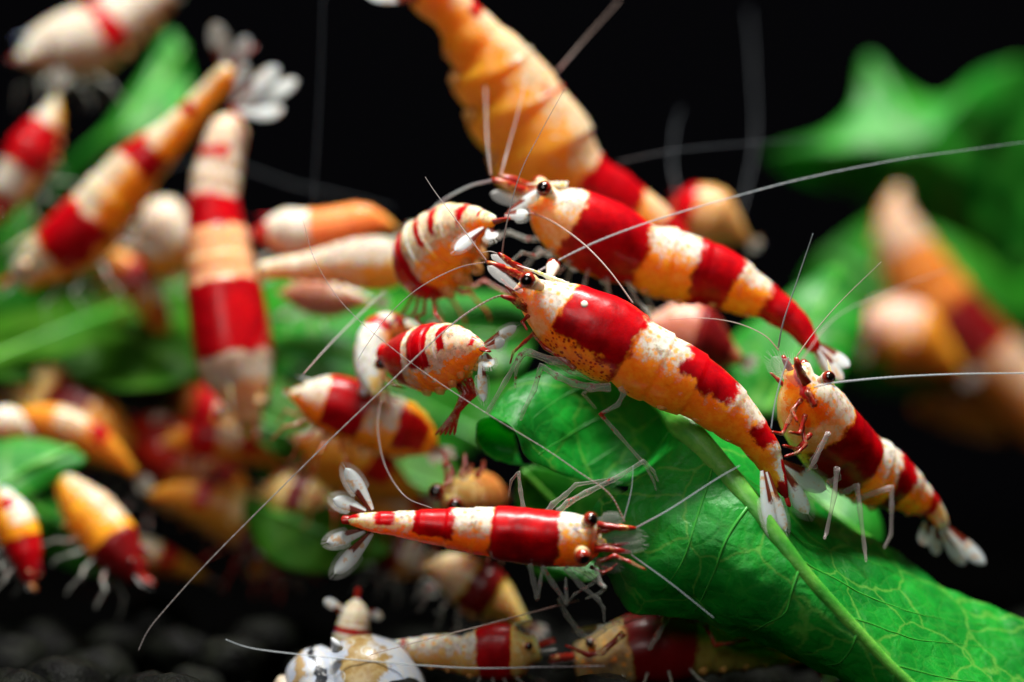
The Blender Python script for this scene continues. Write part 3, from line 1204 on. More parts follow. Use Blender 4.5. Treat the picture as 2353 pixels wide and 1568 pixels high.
bg_leaf('olive leaf litter in the middle of the heap',
        [(560, 900), (680, 860), (820, 900), (980, 1020), (1060, 1120), (1000, 1200), (820, 1230), (650, 1160), (560, 1040)],
        24, ML3, 1.5, 14.0, (0, -2))
bg_leaf('yellow green leaf sunk low between the shrimps',
        [(560, 1150), (700, 1130), (860, 1160), (900, 1260), (780, 1320), (620, 1290)],
        18, ML3, 1.0, 15.0, (0, -2))

# ------------------------------------------------------------------ the shrimps in focus
# 1: the large shrimp stepping over the leaf
s1 = Shrimp('large shrimp stepping over the leaf, white head, one white dot on its red back',
            [(1224, 630, 1204, 702, -0.3), (1262, 640, 1215, 735, -0.2), (1310, 646, 1252, 790, 0), (1370, 663, 1314, 843, 0), (1430, 690, 1368, 874, 0),
             (1483, 725, 1405, 886, 0), (1530, 757, 1455, 918, 0), (1590, 795, 1525, 946, 0), (1650, 838, 1590, 968, 0.1), (1705, 895, 1645, 1006, 0.2),
             (1750, 955, 1690, 1026, 0.3), (1785, 1010, 1718, 1050, 0.4), (1799, 1050, 1738, 1072, 0.4), (1806, 1085, 1762, 1104, 0.3), (1810, 1118, 1786, 1130, 0.1), (1812, 1142, 1803, 1146, 0.0)],
            [('W', -1, (1278, 715), 0, 0.50),
             ('Y', -1, (1278, 715), 0.60, 0.95),
             ('R', (1280, 715), (1447, 805), 0, 0.60),
             ('S', (1280, 715), (1447, 805), 0.55, 1),
             ('R', (1428, 800), (1447, 805), 0.5, 1),
             ('W', (1447, 805), 2, 0, 0.35),
             ('R', (1553, 865), (1660, 935), 0, 0.40),
             ('R', (1722, 990), (1752, 1030), 0, 0.50),
             ('R', (1765, 1055), 2, 0, 0.16), ('R', (1793, 1118), 2, 0, 0.5), ('D', (1800, 1128), 2, 0, 1)],
            roll=16, carap=(1445, 805), wr=0.84, hi=2, seed=1.0, rost=((1305, 656, -0.1), (1188, 607, 0.2)))
s1.eye(P(1216, 646, -1.9), 0.44, P(1243, 660, -1.0), M_STALK, look=V((-0.15, -1, 0.05)))
s1.eye(P(1271, 612, 1.9), 0.38, P(1262, 640, 0.8), M_STALKW, look=V((0.5, 0.1, 0.9)))


def peduncle(S, pts, r, name='antennule', mat=None):
    q = [P(*p) for p in pts]
    o, rr = [], []
    segs = (0, .30, .33, .60, .63, .9, 1.0)
    rad = (1.0, .82, 1.0, .70, .88, .6, .35)
    for f, k in zip(segs, rad):
        o.append(spl(q, f * (len(q) - 1)))
        rr.append(r * k)
    b = MB()
    b.tube(o, rr, 10)
    return b.build(name, mat or M_PED, S.root)


peduncle(s1, [(1206, 640, -0.9), (1170, 622, -0.8), (1118, 602, -0.8)], 0.24)
peduncle(s1, [(1222, 630, 0.3), (1180, 608, 0.4), (1145, 582, 0.4)], 0.22)
s1.antenna(q3(ZU, [(1120, 602), (1050, 617), (960, 664), (890, 728), (845, 790), (823, 826)], (-0.8, 0.5)), 0.06, 0.018, M_ANT)
s1.antenna(q3(ZU, [(1118, 600), (1085, 555), (1040, 495), (1000, 442), (977, 407)], (-0.8, 0.5)), 0.07, 0.02, M_ANT)
s1.antenna(q3(ZU, [(1153, 588), (1163, 520), (1195, 400), (1245, 300), (1300, 200)], (0.4, -0.5)), 0.08, 0.018, M_ANT)
s1.antenna(q3(ZU, [(1143, 583), (1125, 578), (1105, 582)], 0.6), 0.06, 0.015, M_ANT, 20)
s1.antenna(q3(ZU, [(1235, 625), (1290, 595), (1380, 552), (1500, 508), (1660, 460), (1850, 410), (2060, 368), (2200, 348), (2330, 330), (2420, 318)], (1.6, 6.0)), 0.09, 0.012, M_ANTB, 140)
s1.antenna(q3(ZU, [(1190, 690), (1150, 680), (1095, 706), (1040, 745), (970, 808), (890, 885), (770, 1000), (600, 1168), (470, 1300), (380, 1400), (340, 1450), (318, 1495)], (-0.8, -2.0)), 0.095, 0.03, M_ANT, 150)
for a, e, hw, dd in (((1200, 672), (1120, 612), 0.50, -1.2), ((1212, 640), (1128, 586), 0.45, 0.9)):
    s1.fin((*a, dd), (*e, dd), hw, nrm=V((0.2, -0.6, 0.8)), mat=M_SCALE, name='antennal_scale', thick=0.04)
peduncle(s1, [(1205, 705, -0.8), (1185, 690, -1.2), (1150, 680, -1.3)], 0.20, 'antenna_base')
s1.leg(q3(ZU, [(1208, 655), (1180, 668), (1150, 640)], -1.3), 0.10, 0.04, M_LEGR, 'mouth_leg')
for pts in ([(1204, 700), (1180, 676), (1160, 655)], [(1212, 715), (1190, 705), (1172, 690)], [(1206, 690), (1178, 690), (1160, 684)], [(1215, 725), (1200, 740), (1212, 760)]):
    s1.leg(q3(ZU, pts, (-0.6, -1.0)), 0.13, 0.05, M_LEGR, 'mouth_leg')
L1 = lambda pts, d, r0=0.17, r1=0.07, mat=None: s1.leg(q3(Z1, pts, d), r0, r1, mat)
L1([(760, 930), (640, 860), (560, 935), (455, 1030), (425, 1135)], (0.6, 1.4), 0.15, 0.05, M_LEGR)
L1([(960, 1110), (800, 1105), (600, 1030), (525, 1055), (385, 1290), (215, 1580)], (-0.4, -0.4), 0.24, 0.10)
L1([(1010, 1180), (880, 1080), (740, 990), (640, 880)], (-0.6, 0.4), 0.15, 0.08, M_LEGR)
L1([(1330, 1345), (1150, 1345), (1000, 1310), (850, 1245), (705, 1150), (640, 1370), (545, 1560), (520, 1640)], (-1.0, -0.6), 0.24, 0.08)
L1([(1290, 1300), (1130, 1250), (960, 1200), (800, 1110)], (0.4, 0.8), 0.16, 0.10)
L1([(900, 1120), (560, 1010), (480, 1180), (470, 1350)], (0.9, 1.3), 0.15, 0.06)
s1.leg(q3(ZU, [(1425, 890), (1433, 905), (1420, 930), (1380, 952), (1415, 992), (1480, 1066), (1502, 1105), (1508, 1128)], (-1.2, -0.6)), 0.16, 0.05)
s1.leg(q3(ZU, [(1400, 880), (1360, 890), (1340, 905), (1370, 940)], (0.9, 1.8)), 0.14, 0.06)
# the tail fan
s1.telson((1815, 1166, -0.1), 0.16, nrm=V((0.5, -0.9, 0.3)))
for a, e, hw, nr in (((1790, 1062, 1.1), (1899, 1125, 1.6), 0.60, V((-0.3, -0.7, 0.5))), ((1790, 1070, 0.7), (1858, 1182, 0.6), 0.46, V((-0.3, -0.8, 0.4))),
                     ((1752, 1082, -0.6), (1776, 1228, -1.2), 0.44, V((0.5, -0.8, 0.1))), ((1762, 1085, -0.3), (1806, 1222, -0.8), 0.36, V((0.3, -0.8, 0.2)))):
    s1.fin(a, e, hw, nr, setae=26)
s1.swimmerets(k=0.16)
# the white dot
b = MB()
c, t, u, d, h, w = s1.frame(s1.s_at(1345, 700))
pd = P(1343, 699, -1.72)
b.ball(pd + V((0, 0.12, 0)), 0.19, 14, 10, V((0, -1, 0.3)), 0.35)
b.build('white_dot', mat_plain('dot_white', (0.82, 0.78, 0.62), 0.4, 0.4, 0.4), s1.root)

# 2: the shrimp seen from above
s2 = Shrimp('shrimp seen from above, tail fan spread, red saddle, standing free in front of the leaf',
            pairs(Z3, [(1862, 600, 1862, 690), (1845, 540, 1845, 745), (1800, 472, 1800, 792), (1720, 446, 1720, 799), (1640, 433, 1640, 798), (1500, 417, 1500, 794), (1370, 405, 1370, 778), (1250, 397, 1250, 758), (1180, 397, 1180, 742),
                       (1060, 400, 1060, 716), (950, 404, 950, 690), (800, 412, 800, 654), (650, 423, 650, 622), (530, 429, 530, 592), (400, 434, 400, 572), (320, 440, 320, 548), (250, 456, 250, 522)], (-2.2, -1.2)),
            [('W', -1, Z3(1580, 600), 0, 0.30),
             ('R', Z3(1592, 600), Z3(1180, 560), 0, 1),
             ('W', Z3(1180, 560), 2, 0, 0.36),
             ('R', Z3(930, 540), Z3(655, 520), 0, 0.52),
             ('W', Z3(650, 520), 2, 0, 0.52),
             ('R', Z3(530, 510), Z3(415, 505), 0, 0.36),
             ('R', Z3(300, 500), 2, 0, 0.25)],
            roll=64, carap=Z3(1180, 570), wr=0.86, hi=2, seed=2.0, rost=0.9, pshift=36)
s2.eye(P(1354, 1197, -3.2), 0.40, P(1335, 1214, -2.6), M_STALK, look=V((0.45, -0.85, 0.2)))
s2.eye(P(1338, 1275, -3.6), 0.42, P(1334, 1252, -3.0), M_STALK, look=V((0.35, -0.85, -0.45)))
for pts, r in (([(1372, 1205), (1410, 1212), (1462, 1214)], .20), ([(1365, 1262), (1405, 1262), (1450, 1270)], .20), ([(1372, 1222), (1400, 1218), (1430, 1205)], .15), ([(1362, 1250), (1400, 1255), (1446, 1248)], .15)):
    peduncle(s2, q3(ZU, pts, (-2.6, -2.2)), r)
for a, e, hw in (((1365, 1225), (1478, 1232), .34), ((1365, 1243), (1478, 1252), .34), ((1360, 1200), (1425, 1190), .30), ((1355, 1285), (1425, 1302), .30)):
    s2.fin((*a, -2.4), (*e, -2.2), hw, V((0, -1, .3)), M_SCALE, 14, name='antennal_scale', thick=.03)
s2.leg(q3(Z3, [(1850, 760), (1960, 720), (2060, 760), (2165, 812)], (-2.4, -2.8)), .15, .05, M_LEGR, 'mouth_leg')
s2.leg(q3(Z3, [(1800, 790), (1890, 830), (1950, 800)], (-2.4, -2.6)), .12, .05, M_LEGR, 'mouth_leg')
s2.leg(q3(Z3, [(1830, 770), (1930, 810), (1980, 770)], (-2.2, -2.0)), .11, .05, M_LEGR, 'mouth_leg')
L2 = lambda pts, d, r0=.15, r1=.06, mat=None: s2.leg(q3(Z3, pts, d), r0, r1, mat)
L2([(1520, 440), (1560, 385), (1640, 325), (1710, 258), (1860, 236), (1960, 215)], (-1.0, -0.6), .17, .07)
L2([(1590, 440), (1660, 375), (1775, 312), (1960, 222), (2150, 105), (2215, 170), (2245, 240)], (-1.2, -0.8), .19, .05)
L2([(1370, 420), (1350, 300), (1338, 178), (1290, 232), (1272, 340)], (-0.8, 0.2), .13, .05)
L2([(1412, 775), (1435, 890), (1460, 1000), (1475, 900), (1495, 805)], (-2.6, -1.8), .14, .10)
L2([(1490, 790), (1560, 900), (1655, 1035), (1645, 930), (1645, 860)], (-2.8, -2.2), .15, .07)
L2([(1640, 795), (1740, 910), (1855, 1005), (1890, 1060), (1895, 1150)], (-2.6, -2.2), .17, .06)
L2([(1700, 795), (1800, 850), (1900, 930), (1870, 960), (1770, 1000)], (-2.4, -2.2), .15, .06)
L2([(1840, 800), (1870, 900), (1905, 925)], (-2.6, -3.0), .12, .07)
L2([(1900, 820), (1820, 900), (1700, 970), (1660, 1020)], (-2.2, -1.8), .10, .05)
for a, e, hw in (((385, 425), (212, 150), .38), ((345, 432), (132, 352), .36), ((340, 555), (92, 632), .36), ((385, 568), (142, 838), .40)):
    s2.fin((*Z3(*a), -1.1), (*Z3(*e), -1.0), hw * 1.05, V((0, -1, .25)), setae=26, side=1 if a[1] < 500 else -1)
s2.telson((*Z3(183, 487), -1.2), .27)
s2.antenna(q3(ZU, [(1462, 1213), (1540, 1170), (1640, 1105), (1700, 1070)], (-2.2, -2.4)), .075, .03, M_ANTB)
s2.antenna(q3(ZU, [(1436, 1200), (1400, 1135), (1330, 1085), (1250, 1030), (1110, 945), (950, 838), (800, 712), (725, 600), (697, 507)], (-2.2, -0.6)), .06, .02, M_ANT, 120)
s2.antenna(q3(ZU, [(1450, 1275), (1540, 1340), (1640, 1420)], (-2.3, -2.6)), .05, .02, M_ANTB)
s2.antenna(q3(ZU, [(1432, 1198), (1450, 1130), (1455, 1070)], (-2.2, -1.8)), .05, .02, M_ANTB, 30)

# 3: the shrimp arching behind the large one
s3 = Shrimp('shrimp arching behind the large shrimp, red saddle and tail red all round',
            pairs(Z6, [(450, 128, 385, 345, 4.5), (530, 135, 405, 450, 4.8), (640, 160, 470, 545, 5.2), (800, 212, 600, 640, 5.6), (950, 292, 770, 715, 6), (1060, 372, 930, 745, 6.2), (1200, 400, 1090, 828, 6.5),
                       (1370, 460, 1300, 868, 6.5), (1520, 520, 1460, 890, 6.5), (1680, 630, 1570, 930, 6.5), (1800, 730, 1700, 945, 6.4), (1920, 830, 1820, 1000, 6.2), (2020, 930, 1900, 1042, 6), (2070, 1040, 1965, 1100, 5.8), (2105, 1110, 2030, 1145, 5.6)], 6),
            [('W', -1, Z6(560, 350), 0, 0.42), ('Y', -1, Z6(560, 350), 0.42, 0.8),
             ('R', Z6(565, 350), Z6(1000, 560), 0, 0.86),
             ('W', Z6(1000, 560), 2, 0, 0.32),
             ('R', Z6(1330, 660), Z6(1560, 740), 0, 0.95),
             ('R', Z6(1765, 850), 2, 0, 1)],
            roll=14, carap=Z6(1000, 560), wr=0.80, hi=1, seed=3.0, rost=((*Z6(560, 140), 5.2), (*Z6(300, 125), 5.0)))
s3.eye(P(*Z6(425, 165), 3.0), 0.42, P(*Z6(470, 210), 4.0), M_STALK)
s3.eye(P(*Z6(395, 130), 6.4), 0.40, P(*Z6(450, 180), 5.4), M_STALK)
peduncle(s3, q3(Z6, [(400, 220), (250, 150), (100, 100)], 4.6), .26)
peduncle(s3, q3(Z6, [(400, 200), (280, 120), (140, 80)], 5.6), .24)
s3.fin((*Z6(390, 270), 4.4), (*Z6(90, 190), 4.4), .5, V((0, -1, .5)), M_SCALE, name='antennal_scale', thick=.04)
s3.fin((*Z6(2100, 1120), 5.2), (*Z6(2275, 1240), 4.8), .42, V((0, -1, .4)))
s3.fin((*Z6(2090, 1140), 5.0), (*Z6(2235, 1325), 4.6), .34, V((0, -1, .3)))
s3.fin((*Z6(2060, 1140), 5.8), (*Z6(2180, 1290), 6.2), .34, V((0, -1, .3)))
s3.fin((*Z6(2100, 1110), 6.2), (*Z6(2240, 1220), 7.0), .36, V((0, -1, .3)))
s3.telson((*Z6(2190, 1250), 5.2), .25)
s3.legs(5, 0.8, None, (-1, 1), .13)
s3.swimmerets(k=.22)
s3.antenna(q3(ZU, [(1130, 415), (1070, 432), (1000, 475), (945, 545), (925, 590)], (4.6, 8)), .11, .05, M_ANTB)
s3.antenna(q3(ZU, [(1150, 405), (1165, 350), (1195, 240), (1210, 160)], (5, 9)), .08, .03, M_ANT)
s3.antenna(q3(ZU, [(1128, 402), (1120, 330), (1115, 200)], (5, 10)), .07, .03, M_ANT)
s3.antenna(q3(ZU, [(1215, 487), (1270, 510), (1340, 560), (1400, 622), (1455, 697)], (3.4, -1.2)), .06, .05, M_ANTR)
s3.antenna(q3(ZU, [(1420, 372), (1560, 345), (1760, 327), (1900, 322)], (13, 16)), .06, .03, M_ANTF)

# 4: the shrimp facing left at the far edge of the leaf
s4 = Shrimp('pale faced shrimp standing on glassy legs at the edge of the big leaf',
            pairs(Z5, [(450, 360, 320, 450, 0.4), (520, 385, 300, 590, 0.8), (585, 450, 330, 730, 1.6), (660, 555, 420, 860, 2.6), (715, 625, 510, 950, 3.6), (770, 695, 610, 1020, 4.4), (880, 762, 730, 1080, 5.2), (960, 845, 850, 1098, 5.8),
                       (1040, 940, 940, 1118, 6.4), (1110, 1025, 1025, 1125, 7), (1155, 1110, 1075, 1150, 7.4), (1170, 1170, 1105, 1195, 7.6)], 5),
            [('Y', -1, Z5(515, 650), 0, 1), ('O', -1, Z5(440, 560), 0.30, 0.75), ('R', -1, Z5(415, 500), 0.38, 0.52), ('W', -1, Z5(515, 650), 0, 0.30),
             ('R', Z5(520, 655), Z5(695, 862), 0, 0.80), ('S', Z5(520, 655), Z5(695, 862), 0.75, 0.93),
             ('W', Z5(695, 862), 2, 0, 0.36),
             ('R', Z5(825, 930), Z5(905, 970), 0, 1),
             ('R', Z5(1030, 1050), Z5(1070, 1080), 0, 1), ('W', Z5(1075, 1085), 2, 0, 0.6)],
            roll=12, carap=Z5(695, 862), wr=0.88, hi=2, seed=4.0, rost=0.75)
s4.eye(P(*Z5(537, 408), -1.3), 0.36, P(*Z5(500, 420), -0.3), M_STALKW, look=V((0.3, -1, 0.2)))
s4.eye(P(*Z5(415, 350), 2.0), 0.34, P(*Z5(455, 400), 1.4), M_STALKW, look=V((-0.6, 0.2, 0.7)))
peduncle(s4, q3(Z5, [(430, 440), (390, 370), (370, 300)], (-0.8, -1.0)), .26)
peduncle(s4, q3(Z5, [(400, 450), (345, 370), (300, 290)], (0.2, 0.2)), .24)
s4.fin((*Z5(390, 450), -0.6), (*Z5(300, 310), -0.6), .5, V((0.3, -1, .3)), M_SCALE, 12, name='antennal_scale', thick=.04)
s4.fin((*Z5(370, 450), 1.2), (*Z5(245, 300), 1.4), .5, V((0.3, -1, .3)), M_SCALE, 12, name='antennal_scale', thick=.04)
s4.leg(q3(Z5, [(330, 470), (280, 420), (235, 380)], 0.6), .16, .06, M_LEGR, 'antenna_base')
s4.leg(q3(Z5, [(470, 560), (430, 480), (440, 455)], -1.6), .18, .10, M_LEGR, 'antenna_base')
for pts in ([(370, 560), (330, 640), (300, 700), (240, 690)], [(420, 600), (390, 700), (330, 690)], [(450, 700), (380, 780), (300, 760)], [(400, 520), (350, 580), (380, 640)], [(400, 650), (420, 760), (380, 800), (310, 820)]):
    s4.leg(q3(Z5, pts, (-0.6, -1.4)), .15, .07, M_LEGR, 'mouth_leg')
s4.leg(q3(Z5, [(470, 880), (460, 840), (500, 770), (540, 695), (470, 840), (430, 900)], (0.4, -0.6)), .17, .10, M_LEGP)
s4.leg(q3(Z5, [(540, 960), (590, 930), (585, 880), (572, 1020), (530, 1220), (518, 1250)], (1.4, -0.2)), .20, .08, M_LEGP)
s4.leg(q3(Z5, [(600, 1010), (640, 1000), (688, 970), (705, 1090), (730, 1300), (738, 1370)], (2.6, 1.2)), .19, .08, M_LEGP)
s4.leg(q3(Z5, [(700, 1040), (780, 1010), (870, 980), (872, 1080), (868, 1230), (830, 1300)], (3.4, 3.0)), .17, .08, M_LEGP)
for a, e, hw in (((1050, 1160), (1050, 1285), .42), ((1090, 1185), (1110, 1335), .36), ((1130, 1200), (1255, 1385), .44), ((1150, 1185), (1360, 1380), .48)):
    s4.fin((*Z5(*a), 7.4), (*Z5(*e), 8.0), hw, V((0, -1, .5)))
s4.telson((*Z5(1230, 1290), 7.8), .22)
s4.swimmerets(k=.25)
s4.antenna(q3(ZU, [(1788, 800), (1800, 740), (1830, 650), (1868, 537)], (0, -1.2)), .085, .03, M_ANTB)
s4.antenna(q3(ZU, [(1832, 818), (1870, 765), (1930, 695), (2025, 602)], (-0.8, 1.2)), .06, .02, M_ANTR)
s4.antenna(q3(ZU, [(1790, 806), (1755, 770), (1690, 742), (1610, 731), (1535, 735)], (0.2, 2)), .055, .02, M_ANTR)
s4.antenna(q3(ZU, [(1870, 890), (1925, 879), (2050, 867), (2200, 860), (2353, 858), (2420, 858)], (-1.8, -1.2)), .085, .05, M_ANTB, 130)
s4.antenna(q3(ZU, [(1812, 822), (1795, 870), (1780, 930), (1772, 985)], (-1.0, -1.4)), .07, .05, M_ANTB)
s4.antenna(q3(ZU, [(1840, 830), (1920, 730), (2040, 670), (2180, 620)], (4, 12)), .06, .03, M_ANT)

# 6: small striped one with its tail towards the lens
s6 = Shrimp('small shrimp with four red bands, white tail fan turned towards the large shrimp',
            pairs(Z4, [(735, 920, 745, 1030, 5.0), (775, 885, 800, 1095, 4.6), (830, 858, 875, 1150, 4.0), (895, 835, 965, 1180, 3.3), (960, 816, 1060, 1175, 2.6), (1035, 810, 1130, 1135, 1.9), (1105, 822, 1180, 1080, 1.2), (1165, 848, 1215, 1035, 0.7), (1220, 878, 1235, 1003, 0.3), (1268, 912, 1250, 985, 0.0)], 4),
            [('W', -1, 2, 0, 0.75),
             ('R', -1, Z4(925, 1008), 0, 1),
             ('R', Z4(962, 1003), Z4(1070, 978), 0, 0.55),
             ('O', Z4(962, 1003), 2, 0.60, 1),
             ('R', Z4(1115, 965), Z4(1150, 955), 0, 0.42),
             ('R', Z4(1225, 945), Z4(1240, 940), 0.05, 0.4)],
            roll=10, carap=Z4(930, 1000), wr=0.86, hi=2, seed=6.0, tone={'speck': 0.6, 'white': (0.70, 0.63, 0.50)}, rost=0, scal=0.04)
for a, e, hw, dd in (((1280, 925), (1455, 825), .30, -.4), ((1290, 940), (1392, 902), .30, -.6), ((1285, 975), (1312, 1050), .34, -.8), ((1262, 985), (1275, 1240), .27, -.4)):
    s6.fin((*Z4(*a), 0), (*Z4(*e), dd), hw, V((0, -1, .2)), setae=20, mat=M_FIN)
s6.telson((*Z4(1310, 965), -0.6), .25)
for i in range(5):
    x = 1100 + i * 24
    s6.leg(q3(Z4, [(x, 1110), (x + 60 - i * 6, 1190), (x + 20 - i * 20, 1290), (1010 + i * 26, 1420)], (3 - i * 0.4, 2)), .17, .08, M_LEGR)
s6.swimmerets(M_PLEO, .3)
s6.antenna(q3(ZU, [(875, 920), (868, 985), (885, 1070), (930, 1140), (992, 1168)], (5, 0.5)), .06, .035, M_ANT)

# 7: the second striped tail
s7 = Shrimp('striped shrimp with one broad red stripe, raising its white tail over the big shrimp',
            pairs(Z4, [(835, 470, 890, 610, 8.5), (855, 370, 940, 680, 8.0), (890, 280, 1020, 690, 7.2), (945, 205, 1110, 630, 6.4), (1030, 158, 1180, 510, 5.5), (1130, 155, 1218, 410, 4.6), (1220, 168, 1243, 340, 3.8), (1295, 198, 1268, 295, 3), (1345, 225, 1300, 285, 2.6)], 6),
            [('W', -1, 2, 0, 0.55),
             ('R', Z4(885, 510), Z4(975, 450), 0, 0.9),
             ('R', Z4(1062, 390), Z4(1085, 370), 0, 0.42),
             ('R', Z4(1120, 340), Z4(1138, 320), 0.05, 0.4),
             ('R', Z4(1205, 270), Z4(1225, 260), 0, 0.4),
             ('R', Z4(1268, 245), Z4(1280, 245), 0.0, 0.35)],
            roll=8, carap=Z4(965, 480), wr=0.84, hi=1, seed=7.0, tone={'speck': 0.6, 'white': (0.70, 0.64, 0.47)}, rost=0, scal=0.05)
for a, e, hw, dd in (((1275, 290), (1115, 415), .32, 1.8), ((1300, 290), (1335, 350), .38, 2.0)):
    s7.fin((*Z4(*a), 2.6), (*Z4(*e), dd), hw, V((0, -1, .2)), setae=14)
s7.fin((*ZU(1160, 495), 2.4), (*Z6(325, 310), 2.2), .34, V((0, -1, .3)), setae=14)
s7.fin((*ZU(1168, 488), 2.8), (*Z6(412, 165), 3.0), .32, V((0, -1, .3)), setae=14)
s7.telson((*Z4(1420, 240), 2.2), .3)
s7.swimmerets(M_PLEO, .4)
s7.legs(4, 1.0, M_LEGR, (-1, 1), .12)
s7.antenna(q3(ZU, [(697, 860), (760, 790), (830, 720), (885, 670)], (2.5, 7)), .05, .05, M_ANT)

# ------------------------------------------------------------------ behind the leaf, softly out of focus
def back(label, z, rows, d, layers, seed, roll=10, tone=None, wr=0.82, carap=0.42, eyes=True, fan=True, legs=True, gear=True, rost=0.7, sw=0.25, ants=(), scal=0.07, legmat=None, hi=0, taper=False, step=1.0):
    S = Shrimp(label, pairs(z, rows, d), layers, roll=roll, carap=carap, wr=wr, hi=hi, seed=seed, tone=tone, rost=rost, scal=scal, taper=taper, step=step)
    if eyes:
        S.eyes()
    if gear:
        S.head_gear()
    if fan:
        S.fan()
    if legs:
        S.legs(4, 0.8, legmat, (-1, 1), .09)
    if sw:
        S.swimmerets(k=sw)
    for a in ants:
        S.antenna(q3(ZU, a[0], a[1]), a[2] if len(a) > 2 else .07, .03, a[3] if len(a) > 3 else M_ANTB, 40)
    return S


# 5: egg-carrying orange shrimp coming down from above
s5 = back('orange egg-carrying shrimp swimming head down above the others, bulging belly', ZT,
          [(2120, 1560, 1720, 1700), (1960, 1390, 1560, 1560), (1800, 1230, 1330, 1480), (1640, 1120, 1080, 1380), (1530, 960, 800, 1190), (1430, 820, 735, 985), (1300, 640, 610, 850), (1200, 510, 615, 715),
           (1100, 400, 500, 590), (1000, 320, 505, 455), (880, 230, 440, 335), (780, 130, 430, 240), (690, 40, 360, 130), (610, -40, 260, 50), (540, -130, 200, 0)], (15, 12),
          [('W', 0.20, 2, 0, 0.34), ('R', -1, 0.05, 0, 1), ('W', 0.05, 0.12, 0, 0.3), ('R', 0.12, ZT(1360, 1250), 0, 0.66),
           ('R', ZT(1000, 760), ZT(920, 680), 0, 0.26), ('R', ZT(590, 150), ZT(540, 90), 0, 0.30)],
          5.0, roll=6, carap=ZT(1360, 1250), wr=0.70, eyes=False, gear=False, legs=False, scal=0.0, rost=0, hi=1, step=0.35,
          tone={'base': (0.80, 0.26, 0.012), 'base2': (0.82, 0.36, 0.03), 'white': (0.68, 0.52, 0.34)})
s5.antenna(q3(ZU, [(1280, 165), (1340, 95), (1425, 0)], (11, 13)), .06, .03, M_ANTR)

s8 = back('white headed shrimp with a dark eye, nosing down beside the small striped one', Z4,
     [(665, 1205, 705, 1180), (600, 1140, 735, 1125), (570, 1040, 748, 1040), (572, 930, 765, 955), (605, 840, 785, 895), (665, 785, 815, 870), (745, 770, 850, 865), (830, 790, 880, 860), (905, 820, 925, 865)], (7, 11),
     [('W', -1, 2, 0, 0.68), ('Y', -1, 0.12, 0.3, 1), ('R', 0.55, 0.64, 0, 0.7), ('R', 0.72, 0.8, 0, 0.7)], 8.0, roll=8, tone={'speck': 0.0, 'white': (0.66, 0.66, 0.63)}, legmat=M_LEGR, eyes=False, hi=1, rost=0.3)
s8.eye(P(*Z4(712, 1030), 5.2), .34, P(*Z4(690, 1035), 6.8), M_STALKW)
s8.eye(P(*Z4(620, 1180), 8.6), .36, P(*Z4(640, 1150), 7.6), M_STALKW)
back('shrimp with a white nose and a round red cheek, below the white headed shrimp', Z4,
     [(235, 1165, 250, 1235), (330, 1108, 330, 1330), (450, 1083, 450, 1420), (600, 1130, 600, 1490), (740, 1190, 740, 1540), (860, 1240, 840, 1560), (940, 1320, 920, 1560), (990, 1400, 970, 1540)], (10, 11),
     [('W', -1, Z4(400, 1250), 0, 0.45), ('R', Z4(400, 1250), Z4(625, 1320), 0, 0.75), ('W', Z4(630, 1300), Z4(800, 1370), 0, 0.5), ('R', Z4(790, 1380), Z4(950, 1430), 0.15, 0.7)], 9.0, roll=15, legmat=M_LEGR,
     tone={'speck': 0.3})
s10 = back('diagonal shrimp with raised white tail fan, three red patches on a white and amber body', ZA,
           [(100, 1340, 200, 1500), (170, 1250, 290, 1480), (250, 1150, 410, 1440), (330, 1070, 550, 1340), (400, 1000, 660, 1200), (520, 880, 760, 1070), (640, 770, 850, 930), (770, 690, 930, 820), (880, 610, 1010, 710), (950, 545, 1070, 620), (1030, 465, 1120, 550), (1110, 385, 1190, 470), (1165, 335, 1235, 420)], (22, 20),
           [('W', -1, ZA(260, 1320), 0, 0.6), ('R', ZA(265, 1315), ZA(510, 1120), 0, 0.75), ('W', ZA(510, 1120), 2, 0, 0.38), ('R', ZA(715, 880), ZA(830, 770), 0, 0.80), ('R', ZA(985, 600), ZA(1030, 560), 0, 0.6)],
           10.0, roll=12, carap=ZA(500, 1130), fan=False, tone={'speck': 0.2, 'white': (0.66, 0.62, 0.48)})
for a, e, hw in (((1170, 360), (1120, 115), .62), ((1190, 370), (1300, 195), .56)):
    s10.fin((*ZA(*a), 20), (*ZA(*e), 19), hw, V((0, -1, .4)))
s10.telson()
s11 = back('upright shrimp seen along its red back, head down in the heap, tail fan up', ZB,
           [(1220, 730, 1370, 720), (1150, 650, 1410, 635), (1090, 570, 1435, 550), (1030, 480, 1440, 450), (1000, 330, 1420, 300), (985, 180, 1390, 150), (978, 50, 1360, 30), (972, -110, 1320, -120), (975, -250, 1280, -260), (985, -370, 1250, -390), (1000, -480, 1260, -500), (1030, -590, 1275, -610), (1065, -690, 1290, -700), (1110, -780, 1300, -770)], (17, 20),
           [('W', ZB(1270, 600), 2, 0, 0.6), ('R', ZB(1250, 440), ZB(1170, 40), 0, 1), ('R', ZB(1130, -220), ZB(1120, -400), 0, 0.62), ('R', ZB(1150, -590), ZB(1165, -640), 0, 0.3), ('O', ZB(1170, 40), ZB(1130, -220), 0, 0.9)],
           11.0, roll=72, carap=ZB(1170, 40), fan=False, eyes=True, tone={'speck': 0.2, 'white': (0.66, 0.54, 0.43), 'base': (0.80, 0.36, 0.16), 'base2': (0.82, 0.46, 0.25)}, wr=0.86)
for a, e, hw in (((1230, 540), (1455, 350), .62), ((1240, 570), (1480, 575), .60), ((1260, 560), (1555, 420), .55), ((1200, 540), (1290, 330), .4)):
    s11.fin((*ZA(*a), 19), (*ZA(*e), 18.5), hw, V((0, -1, .4)))
s11.telson()
